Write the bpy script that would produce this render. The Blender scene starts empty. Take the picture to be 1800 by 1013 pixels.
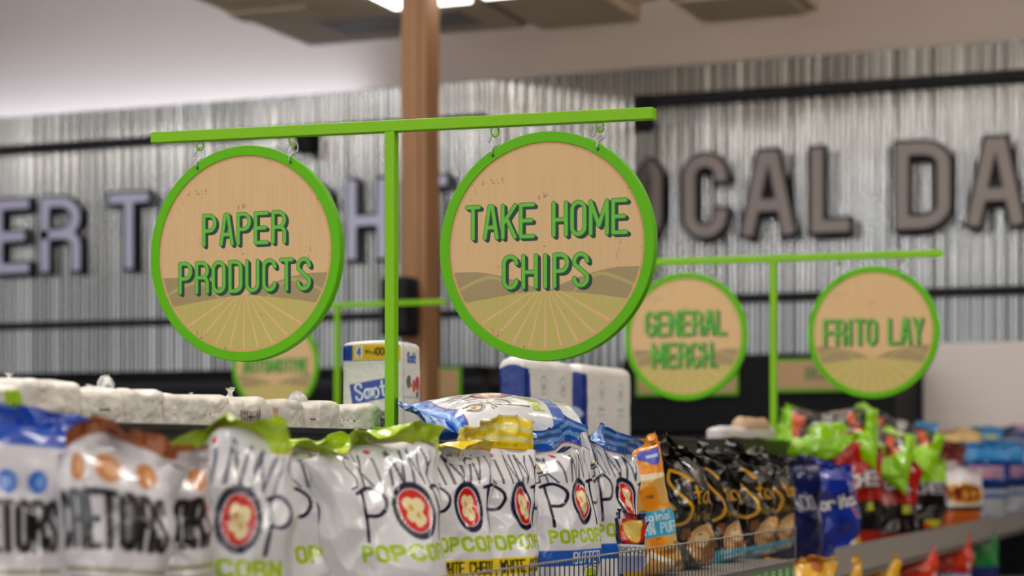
import bpy, math, random
import numpy as np
from mathutils import Vector, Matrix

# ------------------------------------------------------------------ camera
# World: the camera stands at the origin, z is height relative to its lens.
# +Y runs along the aisle, +X across it; the floor is at z = -1.45.
sc = bpy.context.scene
PHI = math.atan2(1400, 3500)
SN, CS = math.sin(PHI), math.cos(PHI)
cam_d = bpy.data.cameras.new('camera'); cam = bpy.data.objects.new('camera', cam_d)
sc.collection.objects.link(cam); sc.camera = cam
cam.rotation_euler = (math.pi/2, 0, PHI)
cam_d.sensor_width = 36; cam_d.lens = 70; cam_d.shift_y = (800-506.5)/1800
cam_d.clip_start = .05; cam_d.clip_end = 200
cam_d.dof.use_dof = True; cam_d.dof.focus_distance = 4.02; cam_d.dof.aperture_fstop = 2.7
# ------------------------------------------------------------------ light
w = bpy.data.worlds.new('world'); sc.world = w; w.use_nodes = True
bg = w.node_tree.nodes['Background']; bg.inputs[0].default_value = (.62, .58, .54, 1); bg.inputs[1].default_value = .42
sc.view_settings.view_transform = 'Standard'; sc.view_settings.look = 'None'
sc.view_settings.exposure = -0.04; sc.view_settings.gamma = 1; sc.view_settings.use_curve_mapping = False
def area(name, loc, sx, sy, power, color, rot=(0, 0, 0), spread=180):
    d = bpy.data.lights.new(name, 'AREA'); d.shape = 'RECTANGLE'; d.size = sx; d.size_y = sy
    d.energy = power; d.color = color; d.spread = math.radians(spread)
    o = bpy.data.objects.new(name, d); sc.collection.objects.link(o); o.location = loc; o.rotation_euler = rot
    return o
WARM = (1, .93, .84); COOL = (.76, .84, 1)
for i, y in enumerate((-3.2, -.2, 2.9, 6.0)):
    for j, x in enumerate((-6.4, -3.2, .1, 3.4)):
        area('ceiling_lamp', (x, y, 2.9), .22, 1.3, 29, (WARM if (i+j) % 2 else (1, .97, .93)) if x > -4 else (.90, .94, 1))
for i, y in enumerate((.5, 4.8, 8.8)):          # unseen uplights added to brighten the ceiling and upper plaster
    for x in (-6.5, -2.8, 1.0): area('added_uplight', (x+.5*(i % 2), y, 3.05), .4, 1.2, (22, 34, 46)[i], WARM if x > -4 else COOL, (math.pi, 0, 0), 170)
for x in (-6.2, -3.9, -1.6): area('added_uplight', (x, 5.8, 1.62), .3, .3, 7, WARM, (math.pi-.75, 0, 0), 120)  # added out of view to lift the soffit undersides
# unseen lamps added to put bright streaks on the corrugated walls
hr = random.Random(5)
for k in range(9):
    x = -8.6+k*1.15; area('streak_lamp', (x, hr.uniform(-1.5, 3.2), hr.uniform(2.5, 3.2)), .12, .16, 2.2, (COOL, (1, .95, .86))[k % 2], (math.radians(80), 0, hr.uniform(-.15, .15)), 110)
# cool tube light in the cove above the corrugated wall on the left
area('cove_lamp', (-7.2, 11.35, 1.95), 3.6, .06, 56, COOL, (math.pi-.15, 0, 0))

# ------------------------------------------------------------------ helpers
COL = sc.collection
def lin(c):
    c = np.asarray(c, float)/255.
    return np.where(c <= .04045, c/12.92, ((c+.055)/1.055)**2.4)
def link(o, parent=None):
    COL.objects.link(o)
    if parent is not None: o.parent = parent
    return o
def tag(o, label=None, cat=None, group=None, kind=None):
    if label: o['label'] = label
    if cat: o['category'] = cat
    if group: o['group'] = group
    if kind: o['kind'] = kind
    return o
def empty(name, loc=(0, 0, 0), rz=0, label=None, cat=None, group=None):
    o = bpy.data.objects.new(name, None); o.empty_display_size = .1; link(o)
    o.location = loc; o.rotation_euler = (0, 0, rz)
    return tag(o, label, cat, group)
def base_mat(name, color=(.8, .8, .8), rough=.5, metal=0., coat=0., bump=None, vary=None, emit=None, spec=.5, alpha=None, trans=0.):
    m = bpy.data.materials.new(name); m.use_nodes = True
    nt = m.node_tree; b = nt.nodes['Principled BSDF']
    b.inputs['Base Color'].default_value = (*color, 1); b.inputs['Roughness'].default_value = rough
    b.inputs['Metallic'].default_value = metal; b.inputs['Coat Weight'].default_value = coat
    b.inputs['Coat Roughness'].default_value = .12
    b.inputs['Specular IOR Level'].default_value = spec
    if trans: b.inputs['Transmission Weight'].default_value = trans
    if alpha is not None: b.inputs['Alpha'].default_value = alpha
    tc = nt.nodes.new('ShaderNodeTexCoord')
    if bump:
        n = nt.nodes.new('ShaderNodeTexNoise'); n.inputs['Scale'].default_value = bump[0]; n.inputs['Detail'].default_value = 4
        bp = nt.nodes.new('ShaderNodeBump'); bp.inputs['Strength'].default_value = bump[1]; bp.inputs['Distance'].default_value = bump[2]
        nt.links.new(tc.outputs['Object'], n.inputs['Vector']); nt.links.new(n.outputs['Fac'], bp.inputs['Height'])
        nt.links.new(bp.outputs['Normal'], b.inputs['Normal'])
    if vary:
        n = nt.nodes.new('ShaderNodeTexNoise'); n.inputs['Scale'].default_value = vary[0]
        mp = nt.nodes.new('ShaderNodeMapping'); mp.inputs['Scale'].default_value = vary[2] if len(vary) > 2 else (1, 1, 1)
        r = nt.nodes.new('ShaderNodeMapRange'); r.inputs['To Min'].default_value = 1-vary[1]; r.inputs['To Max'].default_value = 1+vary[1]
        mx = nt.nodes.new('ShaderNodeMix'); mx.data_type = 'RGBA'; mx.blend_type = 'MULTIPLY'; mx.inputs[0].default_value = 1
        mx.inputs[6].default_value = (*color, 1)
        nt.links.new(tc.outputs['Object'], mp.inputs[0]); nt.links.new(mp.outputs[0], n.inputs['Vector'])
        nt.links.new(n.outputs['Fac'], r.inputs[0]); nt.links.new(r.outputs[0], mx.inputs[7])
        nt.links.new(mx.outputs[2], b.inputs['Base Color'])
    if emit:
        b.inputs['Emission Color'].default_value = (*emit[0], 1); b.inputs['Emission Strength'].default_value = emit[1]
    return m
def attr_mat(name, rough=.3, coat=.3, metal=0., bump=None, vary=None, alpha=None):
    """printed surface: the print is a colour attribute of the mesh"""
    m = base_mat(name, (1, 1, 1), rough, metal, coat, bump, vary)
    nt = m.node_tree; b = nt.nodes['Principled BSDF']
    a = nt.nodes.new('ShaderNodeAttribute'); a.attribute_name = 'print'
    if vary:
        mx = [n for n in nt.nodes if n.bl_idname == 'ShaderNodeMix'][0]
        nt.links.new(a.outputs['Color'], mx.inputs[6])
    else:
        nt.links.new(a.outputs['Color'], b.inputs['Base Color'])
    return m
def srgb(*c): return tuple(lin(c))
M = dict(
    green=base_mat('lime_powder_coat', srgb(126, 190, 0), .38, spec=.25, vary=(9, .05)),
    rim=base_mat('green_sign_rim', srgb(96, 180, 0), .42, spec=.2, vary=(9, .04)),
    sign=attr_mat('printed_sign_board', .55, 0, vary=(26, .045, (3, 1, .35))),
    film=attr_mat('printed_snack_film', .18, .45, bump=(30, .4, .006)),
    foil=attr_mat('glossy_dark_film', .16, .5, bump=(30, .5, .006)),
    wrap=attr_mat('paper_roll_wrap', .34, .3, bump=(42, .9, .006)),
    steel=base_mat('zinc_wire', (.75, .76, .78), .22, 1),
    hole=base_mat('black_hole', (.01, .01, .01), .6),
    wood=base_mat('stained_timber', srgb(148, 106, 68), .55, vary=(5, .22, (6, 6, .5))),
    black=base_mat('matte_black', (.006, .006, .008), .6, spec=.15),
    grey_band=base_mat('charcoal_trim', (.035, .032, .038), .6, spec=.2),
    plaster=base_mat('painted_plaster', srgb(186, 174, 166), .8, bump=(30, .1, .002)),
    soffit=base_mat('cream_soffit', srgb(205, 188, 166), .7, vary=(2, .04)),
    vent=base_mat('grey_vent_panel', srgb(140, 135, 135), .6),
    galv=base_mat('galvanised_corrugated_steel', (.43, .43, .425), .13, .94, vary=(3, .08)),
    face_l=base_mat('lavender_grey_letter_face', srgb(190, 190, 215), .5),
    face_r=base_mat('taupe_letter_face', srgb(150, 140, 138), .5),
    letter=base_mat('black_letter_return', (.012, .012, .014), .6, spec=.2),
    hook=base_mat('zinc_hook_wire', (.42, .43, .45), .3, 1),
    wire=base_mat('dark_wire_fence', (.05, .05, .054), .5, .2),
    shelf=base_mat('grey_shelf_steel', srgb(150, 146, 142), .4, .2),
    lip=base_mat('shelf_lip_plastic', srgb(185, 176, 165), .35, coat=.3),
    gondola=base_mat('black_gondola_panel', (.012, .012, .011), .45),
    tagm=attr_mat('printed_price_strip', .35, .2),
    floor=base_mat('polished_floor_tile', srgb(150, 140, 128), .25, vary=(1, .08)),
    ceil=base_mat('ceiling_paint', srgb(215, 205, 195), .8, vary=(1, .04)),
    fill_glow=base_mat('added_panel_glow', (.9, .9, .9), .2, emit=((.92, .96, 1), 1.7)),  # glow of the light panels added behind the camera
    dim=base_mat('dark_brown_wall', (.05, .043, .038), .8),
    white=base_mat('white_case_panel', srgb(232, 224, 220), .5),
    tube=base_mat('lit_tube', (1, 1, 1), .5, emit=((.93, .96, 1), 13.0)),
    tubew=base_mat('lit_tube_warm', (1, 1, 1), .5, emit=((1, .93, .82), 11.0)),
    lamp=base_mat('lit_panel', (1, 1, 1), .5, emit=((1, .93, .86), 5.0)),
    clear=base_mat('clear_plastic_twist', (.95, .96, 1), .15, 0, .5, trans=.75, bump=(60, .5, .004)),
    pkg=attr_mat('printed_carton', .4, .1),
)
def pix(px): return (px-900)/3500.
def depth_x(px, X): return X/(-SN+pix(px)*CS)
def at_x(px, X):
    d = depth_x(px, X); return d*(CS+pix(px)*SN), d
def at_y(px, Y):
    a = pix(px); d = Y/(CS+a*SN); return d*(-SN+a*CS), d
def zat(py, d): return (800-py)*d/3500.

def mesh_obj(name, V, F, mat, parent=None, smooth=False, col=None, loc=None):
    me = bpy.data.meshes.new(name)
    V = np.asarray(V, np.float32)
    if isinstance(F, np.ndarray):
        n = len(F); k = F.shape[1]
        me.vertices.add(len(V)); me.vertices.foreach_set('co', V.ravel())
        me.loops.add(n*k); me.loops.foreach_set('vertex_index', F.astype(np.int32).ravel())
        me.polygons.add(n); me.polygons.foreach_set('loop_start', np.arange(0, n*k, k, dtype=np.int32))
        me.polygons.foreach_set('loop_total', np.full(n, k, np.int32))
        me.update(calc_edges=True)
    else:
        me.from_pydata([tuple(v) for v in V.tolist()], [], F); me.update()
    if smooth: me.polygons.foreach_set('use_smooth', np.ones(len(me.polygons), bool))
    if col is not None:
        at = me.color_attributes.new('print', 'FLOAT_COLOR', 'POINT')
        c = np.ones((len(V), 4), np.float32); c[:, :3] = lin(col)
        at.data.foreach_set('color', c.ravel())
    for m in (mat if isinstance(mat, (list, tuple)) else [mat]): me.materials.append(m)
    o = bpy.data.objects.new(name, me); link(o, parent)
    if loc is not None: o.location = loc
    return o
class MB:
    def __init__(s): s.V = []; s.F = []; s.mi = []
    def add(s, V, F, mi=0):
        b = len(s.V); s.V += [tuple(v) for v in V]; s.F += [tuple(i+b for i in f) for f in F]; s.mi += [mi]*len(F)
    def box(s, x0, x1, y0, y1, z0, z1, mi=0, R=None):
        V = [(x, y, z) for z in (z0, z1) for y in (y0, y1) for x in (x0, x1)]
        if R is not None: V = [tuple(R @ Vector(v)) for v in V]
        s.add(V, [(0, 2, 3, 1), (4, 5, 7, 6), (0, 1, 5, 4), (2, 6, 7, 3), (0, 4, 6, 2), (1, 3, 7, 5)], mi)
    def tube(s, pts, r, n=8, mi=0, closed=False):
        P = [Vector(p) for p in pts]; m = len(P); rings = []
        for i, p in enumerate(P):
            a = P[(i-1) % m] if (closed or i > 0) else P[i]; b = P[(i+1) % m] if (closed or i < m-1) else P[i]
            t = (b-a).normalized()
            up = Vector((0, 0, 1)) if abs(t.z) < .9 else Vector((0, 1, 0))
            if i and not closed or (closed and i):
                u = prev - t*prev.dot(t); u.normalize()
            else:
                u = up.cross(t).normalized()
            prev = u; v = t.cross(u)
            rr = r[i] if isinstance(r, (list, tuple)) else r
            rings.append([p+u*math.cos(k*2*math.pi/n)*rr+v*math.sin(k*2*math.pi/n)*rr for k in range(n)])
        V = [q for R_ in rings for q in R_]; F = []
        for i in range(m if closed else m-1):
            j = (i+1) % m
            for k in range(n):
                F.append((i*n+k, i*n+(k+1) % n, j*n+(k+1) % n, j*n+k))
        if not closed: F.append(tuple(range(n))[::-1]); F.append(tuple((m-1)*n+k for k in range(n)))
        s.add(V, F, mi)
    def build(s, name, mat, parent=None, smooth=False, bevel=0, loc=None):
        o = mesh_obj(name, s.V, s.F, mat, parent, smooth, loc=loc)
        if any(s.mi): o.data.polygons.foreach_set('material_index', s.mi)
        if bevel:
            md = o.modifiers.new('bevel', 'BEVEL'); md.width = bevel; md.segments = 2; md.limit_method = 'ANGLE'
        return o
def box_obj(name, b, mat, parent=None, bevel=0, **k):
    m = MB(); m.box(*b); return m.build(name, mat, parent, bevel=bevel, **k)

# ---- value noise
def vnoise(x, y, seed=0):
    x = np.asarray(x, float); y = np.asarray(y, float)
    xi = np.floor(x).astype(np.int64); yi = np.floor(y).astype(np.int64); xf = x-xi; yf = y-yi
    def h(a, b):
        n = (a*374761393 + b*668265263 + seed*974634777) & 0xffffffff
        n = ((n ^ (n >> 13))*1274126177) & 0xffffffff
        return ((n ^ (n >> 16)) & 0xffff)/65535.
    u = xf*xf*(3-2*xf); v = yf*yf*(3-2*yf)
    return (h(xi, yi)*(1-u)+h(xi+1, yi)*u)*(1-v)+(h(xi, yi+1)*(1-u)+h(xi+1, yi+1)*u)*v

# ------------------------------------------------------------------ stroke lettering
def arc(cx, cy, rx, ry, a0, a1, n=9):
    return [(cx+rx*math.cos(math.radians(a0+(a1-a0)*i/n)), cy+ry*math.sin(math.radians(a0+(a1-a0)*i/n))) for i in range(n+1)]
r_ = .22
G = {
 'A': [[(0, 0), (.38, 1), (.62, 1), (1, 0)], [(.14, .33), (.86, .33)]],
 'B': [[(0, 0), (0, 1)]+arc(.5, .76, .46, .24, 90, -90)+[(0, .52)], arc(.5, .26, .5, .26, 90, -90)+[(0, 0)]],
 'C': [arc(.5, 1-r_, .5, r_, 0, 180)+arc(.5, r_, .5, r_, 180, 360)],
 'D': [[(0, 0), (0, 1)]+arc(.45, 1-r_, .55, r_, 90, 0)+arc(.45, r_, .55, r_, 0, -90)+[(0, 0)]],
 'E': [[(1, 1), (0, 1), (0, 0), (1, 0)], [(0, .5), (.85, .5)]],
 'F': [[(1, 1), (0, 1), (0, 0)], [(0, .5), (.85, .5)]],
 'G': [arc(.5, 1-r_, .5, r_, 0, 180)+arc(.5, r_, .5, r_, 180, 360)+[(1, .45), (.6, .45)]],
 'H': [[(0, 0), (0, 1)], [(1, 0), (1, 1)], [(0, .48), (1, .48)]],
 'I': [[(.5, 0), (.5, 1)]],
 'J': [[(1, 1), (1, .25)]+arc(.5, .25, .5, .25, 0, -180)],
 'K': [[(0, 0), (0, 1)], [(1, 1), (.05, .45)], [(.3, .6), (1, 0)]],
 'L': [[(0, 1), (0, 0), (1, 0)]],
 'M': [[(0, 0), (0, 1), (.5, .25), (1, 1), (1, 0)]],
 'N': [[(0, 0), (0, 1), (1, 0), (1, 1)]],
 'O': [arc(.5, 1-r_, .5, r_, 0, 180)+arc(.5, r_, .5, r_, 180, 360)+[(1, 1-r_)]],
 'P': [[(0, 0), (0, 1)]+arc(.5, .74, .5, .26, 90, -90)+[(0, .48)]],
 'Q': [arc(.5, 1-r_, .5, r_, 0, 180)+arc(.5, r_, .5, r_, 180, 360)+[(1, 1-r_)], [(.6, .2), (1, -.05)]],
 'R': [[(0, 0), (0, 1)]+arc(.5, .75, .5, .25, 90, -90)+[(0, .5)], [(.5, .5)]+arc(.55, .32, .45, .18, 80, 0)+[(1, 0)]],
 'S': [arc(.5, .77, .5, .23, 0, 180)+[(.02, .68), (.98, .33)]+arc(.5, .23, .5, .23, 0, -180)],
 'T': [[(0, 1), (1, 1)], [(.5, 1), (.5, 0)]],
 'U': [[(0, 1)]+arc(.5, r_, .5, r_, 180, 360)+[(1, 1)]],
 'V': [[(0, 1), (.5, 0), (1, 1)]],
 'W': [[(0, 1), (.25, 0), (.5, .8), (.75, 0), (1, 1)]],
 'X': [[(0, 0), (1, 1)], [(0, 1), (1, 0)]],
 'Y': [[(0, 1), (.5, .45), (1, 1)], [(.5, .45), (.5, 0)]],
 'Z': [[(0, 1), (1, 1), (0, 0), (1, 0)]],
 '.': [[(.1, 0), (.1, .02)]], ',': [[(.2, .02), (.1, -.15)]], '-': [[(.1, .45), (.9, .45)]], '=': [[(.1, .35), (.9, .35)], [(.1, .6), (.9, .6)]],
 "'": [[(.5, 1), (.4, .8)]],
 '0': [arc(.5, 1-r_, .5, r_, 0, 180)+arc(.5, r_, .5, r_, 180, 360)+[(1, 1-r_)]],
 '4': [[(.75, 0), (.75, 1), (0, .3), (1, .3)]],
 '2': [arc(.5, .75, .5, .25, 180, 0)+[(0, 0), (1, 0)]],
 '3': [arc(.5, .76, .46, .24, 150, -90)+arc(.5, .26, .5, .26, 90, -150)],
 '5': [[(1, 1), (.1, 1), (.05, .55)]+arc(.45, .3, .55, .3, 120, -140)],
 'a': [arc(.45, .3, .42, .3, 0, 360), [(.9, .6), (.9, 0)]], 'c': [arc(.5, .3, .48, .3, 50, 310)],
 'e': [[(.05, .3), (.95, .3)]+arc(.5, .3, .47, .3, 0, 310)], 'g': [arc(.45, .3, .42, .3, 0, 360), [(.9, .6), (.9, -.15)]+arc(.5, -.15, .4, .18, 0, -150)],
 'h': [[(0, 0), (0, 1)], arc(.45, .35, .45, .25, 180, 0)+[(.9, 0)]], 'i': [[(.5, 0), (.5, .6)], [(.5, .82), (.5, .86)]],
 'l': [[(.5, 0), (.5, 1)]], 'n': [[(0, 0), (0, .6)], arc(.45, .35, .45, .25, 180, 0)+[(.9, 0)]],
 'o': [arc(.5, .3, .48, .3, 0, 360)], 'p': [[(0, -.3), (0, .6)], arc(.45, .3, .45, .3, 180, -180)],
 'r': [[(0, 0), (0, .6)], arc(.45, .35, .45, .25, 180, 40)], 's': [arc(.5, .46, .42, .14, 20, 180)+arc(.5, .14, .42, .14, 0, -160)],
 't': [[(.4, .95), (.4, .1), (.8, 0)], [(0, .62), (.85, .62)]], 'y': [[(0, .6), (.45, .05)], [(.95, .6), (.3, -.35)]],
 'm': [[(0, 0), (0, .6)], arc(.25, .4, .25, .2, 180, 0)+[(.5, 0)], arc(.75, .4, .25, .2, 180, 0)+[(1, 0)]],
 'u': [[(0, .6)]+arc(.45, .25, .45, .25, 180, 360)+[(.9, 0)]], 'd': [arc(.45, .3, .42, .3, 0, 360), [(.9, 1), (.9, 0)]], 'f': [[(.4, 0), (.4, .8), (.9, 1)], [(.1, .6), (.8, .6)]],
}
WID = {'I': .35, 'M': 1.3, 'W': 1.4, '.': .35, ',': .35, "'": .3, ' ': .7, 'i': .4, 'l': .35, 't': .8}
def text_polys(t, cx, cy, h, cw, gap, slant=0., rot=0.):
    """strokes of a line of text centred on (cx, cy); h letter height, cw letter width"""
    x = 0; out = []
    for ch in t:
        wd = cw*WID.get(ch, 1.)
        if ch != ' ':
            for pl in G[ch]:
                out.append([(x+(px-.5)*(cw*.01 if ch == 'I' else wd)+wd/2, py*h) for px, py in pl])
        x += wd+gap
    x -= gap; c, s = math.cos(rot), math.sin(rot); res = []
    for pl in out:
        q = []
        for px, py in pl:
            X = px-x/2+slant*py; Y = py-h/2; q.append((cx+X*c-Y*s, cy+X*s+Y*c))
        res.append(q)
    return res
def smooth(pl, k=5):
    P = [Vector((*p, 0)) for p in pl]; o = []
    for i in range(len(P)-1):
        p0 = P[max(i-1, 0)]; p1 = P[i]; p2 = P[i+1]; p3 = P[min(i+2, len(P)-1)]
        for q in range(k):
            u = q/k; v = .5*((2*p1)+(p2-p0)*u+(2*p0-5*p1+4*p2-p3)*u*u+(3*p1-p0-3*p2+p3)*u**3); o.append((v.x, v.y))
    return o+[pl[-1]]
class Canvas:
    def __init__(s, x, y, base, aa):
        s.x = x.astype(np.float64); s.y = y.astype(np.float64); s.aa = aa
        s.c = np.tile(np.array(base, float), (len(x), 1))
    def put(s, a, color, idx=None):
        color = np.array(color, float)
        if idx is None: s.c += (color-s.c)*a[:, None]
        else: s.c[idx] += (color-s.c[idx])*a[:, None]
    def cov(s, d): return np.clip(.5-d/s.aa, 0, 1)
    def mask(s, d, color): s.put(s.cov(d), color)
    def rect(s, x0, x1, y0, y1, color, rot=0):
        cx, cy = (x0+x1)/2, (y0+y1)/2; c, n = math.cos(-rot), math.sin(-rot)
        X = s.x-cx; Y = s.y-cy; X, Y = X*c-Y*n, X*n+Y*c
        s.mask(np.maximum(np.abs(X)-(x1-x0)/2, np.abs(Y)-(y1-y0)/2), color)
    def ell(s, cx, cy, rx, ry, color, ring=None):
        q = np.sqrt(((s.x-cx)/rx)**2+((s.y-cy)/ry)**2); d = (q-1)*min(rx, ry)
        if ring: d = np.abs(d)-ring/2
        s.mask(d, color)
    def strokes(s, polys, wd, color, off=(0, 0)):
        if not polys: return
        allp = np.array([p for pl in polys for p in pl])+np.array(off)
        lo = allp.min(0)-wd-s.aa*2; hi = allp.max(0)+wd+s.aa*2
        idx = np.nonzero((s.x > lo[0]) & (s.x < hi[0]) & (s.y > lo[1]) & (s.y < hi[1]))[0]
        if not len(idx): return
        X = s.x[idx]; Y = s.y[idx]; D = np.full(len(idx), 1e9)
        for pl in polys:
            for (ax, ay), (bx, by) in zip(pl[:-1], pl[1:]):
                ax += off[0]; bx += off[0]; ay += off[1]; by += off[1]
                dx, dy = bx-ax, by-ay; L = dx*dx+dy*dy
                t = np.clip(((X-ax)*dx+(Y-ay)*dy)/L, 0, 1) if L > 1e-14 else 0
                D = np.minimum(D, (X-ax-t*dx)**2+(Y-ay-t*dy)**2)
        s.put(s.cov(np.sqrt(D)-wd/2), color, idx)
    def text(s, t, cx, cy, h, cw, gap, wd, color, slant=0., rot=0., off=(0, 0)):
        s.strokes(text_polys(t, cx, cy, h, cw, gap, slant, rot), wd, color, off)

# ------------------------------------------------------------------ room
S = 'structure'
def struct(o): return tag(o, kind=S)
struct(box_obj('floor', (-14, 8, -8, 16, -1.55, -1.45), M['floor']))
struct(box_obj('ceiling', (-14, 8, -8, 16, 4.2, 4.3), M['ceil']))
struct(box_obj('wall_side_1', (-14.1, -14, -8, 16, -1.45, 4.2), M['dim']))
struct(box_obj('wall_side_2', (8, 8.1, -8, 16, -1.45, 4.2), M['dim']))
for k in range(4):                                  # glowing panels added behind the camera to brighten the corrugated walls
    struct(box_obj('glow_panel_%d' % (k+1), (-12+k*4.6, -8+k*4.6, -8.0, -7.95, -.5, 3.1), M['fill_glow']))
struct(box_obj('wall_front', (-14, 8, -8.1, -8.0, -1.45, -.5), M['dim']))
struct(box_obj('wall_back', (-14, 8, 11.50, 11.65, -1.45, 4.2), M['plaster']))
def corrugated(name, p0, p1, z0, z1, pitch, amp):
    """vertical-rib metal sheet from p0 to p1 (plan), facing the shop"""
    p0 = Vector((p0[0], p0[1])); p1 = Vector((p1[0], p1[1])); L = (p1-p0).length; t = (p1-p0)/L; n = Vector((t.y, -t.x))
    N = int(L/pitch*16); V = []; rg = random.Random(int(L*100)); nr = int(L/pitch)+2
    tilt_ = [rg.uniform(-.34, .34) for _ in range(nr)]; am = [rg.uniform(.8, 1.15) for _ in range(nr)]
    for sgn in (0, .002):
        for z in (z0, z1):
            for i in range(N+1):
                s_ = L*i/N; k_ = int(s_/pitch); f_ = s_/pitch-k_
                pr = math.tanh(1.7*math.cos(2*math.pi*(f_-.5)))/math.tanh(1.7)
                q = p0+t*s_ + n*(amp*am[k_]*(pr+1)-amp+tilt_[k_]*(f_-.5)*pitch*max(0, pr)-sgn)
                V.append((q.x, q.y, z))
    K = N+1; F = []
    for i in range(N):
        F.append((i, i+1, K+i+1, K+i)); F.append((2*K+i+1, 2*K+i, 3*K+i, 3*K+i+1))
        F.append((5*K+i, 5*K+i+1, 7*K+i+1, 7*K+i)); F.append((4*K+i+1, 4*K+i, 6*K+i, 6*K+i+1))
    V = np.array(V+V)
    o = mesh_obj(name, V, F, M['galv'], None, True)
    o.data.polygons.foreach_set('use_smooth', np.array([abs(p.normal.z) < .5 for p in o.data.polygons]))
    return struct(o)
corrugated('wall_left', (-9.5, 10.17), (-4.20, 10.17), .49, 2.07, .062, .0095)
corrugated('wall_corner', (-4.20, 10.17), (-3.62, 10.93), .49, 2.07, .062, .0095)
corrugated('wall_right', (-5.6, 11.42), (4.5, 11.42), .58, 2.33, .0677, .0105)
struct(box_obj('wall_left_backing', (-9.5, -4.24, 10.22, 10.30, -1.45, 2.02), M['black']))
m = MB(); m.add([(-4.24, 10.22, -1.45), (-3.66, 10.98, -1.45), (-3.62, 11.48, -1.45), (-4.3, 11.48, -1.45), (-4.24, 10.22, 2.0), (-3.66, 10.98, 2.0), (-3.62, 11.48, 2.0), (-4.3, 11.48, 2.0)],
      [(0, 1, 5, 4), (1, 2, 6, 5), (2, 3, 7, 6), (3, 0, 4, 7), (4, 5, 6, 7), (3, 2, 1, 0)])
struct(m.build('wall_corner_backing', M['galv']))
def trim(i, b, mat): return struct(box_obj('trim_%d' % i, b, mat))
trim(1, (-9.5, -4.2, 10.12, 10.165, 1.84, 1.885), M['letter'])
trim(2, (-9.5, -4.2, 10.12, 10.165, .765, .805), M['letter'])
trim(3, (-3.78, 4.5, 11.34, 11.41, 2.095, 2.15), M['letter'])
trim(4, (-3.78, 4.5, 11.34, 11.41, .90, .945), M['letter'])
trim(5, (-9.5, -4.2, 10.02, 10.165, .44, .49), M['black'])
trim(6, (-9.5, -4.2, 10.04, 10.165, .36, .44), M['grey_band'])
trim(7, (-3.7, 4.5, 11.24, 11.41, .50, .585), M['black'])
trim(8, (-3.7, 4.5, 11.26, 11.41, .44, .50), M['grey_band'])
tag(box_obj('wall_speaker', (-3.60, -3.50, 10.86, 10.96, 1.86, 2.06), M['black'], bevel=.006), 'small black box speaker mounted where the corrugated walls meet', 'speaker')
x_, d_ = at_y(548, 10.1)
tag(box_obj('wall_speaker', (x_-.05, x_+.05, 9.98, 10.12, zat(272, d_), zat(238, d_)), M['black'], bevel=.006), 'small black box speaker on the corrugated wall above the paper products sign', 'speaker')

# refrigerated cases under the corrugated wall
def case(x0, x1, y0, y1, ztop, label):
    t = empty('refrigerated_case', ((x0+x1)/2, y1, -1.45), 0, label, 'display case')
    cx = (x0+x1)/2; h = ztop+1.45
    box_obj('cabinet', (x0-cx, x1-cx, y0-y1, -.02, 0, h), M['black'], t)
    box_obj('canopy', (x0-cx-.01, x1-cx+.01, y0-y1-.06, y0-y1, h-.42, h-.02), M['black'], t, bevel=.01)
    box_obj('canopy_trim', (x0-cx, x1-cx, y0-y1-.075, y0-y1-.06, h-.48, h-.44), M['grey_band'], t)
    box_obj('bumper', (x0-cx, x1-cx, y0-y1-.1, y0-y1, .25, .42), M['grey_band'], t, bevel=.02)
case(-9.3, -3.86, 9.35, 10.0, .36, 'long black refrigerated case under the left corrugated wall')
X0, _ = at_y(1622, 11.15)
case(-3.5, X0-.02, 10.45, 11.2, .54, 'long black refrigerated case under the right corrugated wall')
t = empty('display_panel', (X0+1.6, 11.15, -1.45), 0, 'plain white panel under the right corrugated wall at the right edge', 'panel')
box_obj('base_cabinet', (-1.6, 1.6, -.02, .08, 0, 1.33), M['black'], t)
box_obj('side_panel', (-1.6, 1.6, 0, .08, 1.33, 2.07), M['white'], t, bevel=.01)
box_obj('corner_strip', (-1.625, -1.6, -.01, .08, 0, 2.07), M['grey_band'], t)

# wall letters
def ribbon(mb, pl, wd, y0, y1, mi=0):
    P = [Vector(p) for p in pl]; closed = (P[0]-P[-1]).length < 1e-6
    if closed: P = P[:-1]
    n = len(P); Lp = []; Rp = []
    for i in range(n):
        a = P[i-1] if (i or closed) else None; b = P[(i+1) % n] if (i < n-1 or closed) else None
        d1 = (P[i]-a).normalized() if a is not None else None; d2 = (b-P[i]).normalized() if b is not None else None
        if d1 is None: d1 = d2
        if d2 is None: d2 = d1
        n1 = Vector((-d1.y, d1.x)); n2 = Vector((-d2.y, d2.x)); m_ = (n1+n2)
        m_ = m_.normalized() if m_.length > 1e-6 else n1
        k = wd/2/max(.5, m_.dot(n1)); p = P[i].copy()
        if not closed and i == 0: p -= d2*wd/2
        if not closed and i == n-1: p += d1*wd/2
        Lp.append(p+m_*k); Rp.append(p-m_*k)
    V = [(q.x, y, q.y) for y in (y0, y1) for side in (Lp, Rp) for q in side]; F = []
    for i in range(n if closed else n-1):
        j = (i+1) % n
        F += [(i, j, n+j, n+i), (2*n+j, 2*n+i, 3*n+i, 3*n+j), (j, i, 2*n+i, 2*n+j), (n+i, n+j, 3*n+j, 3*n+i)]
    if not closed: F += [(0, n, 3*n, 2*n), (n-1, 2*n-1+0, 4*n-1, 3*n-1)]
    mb.add(V, F, mi)
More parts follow.
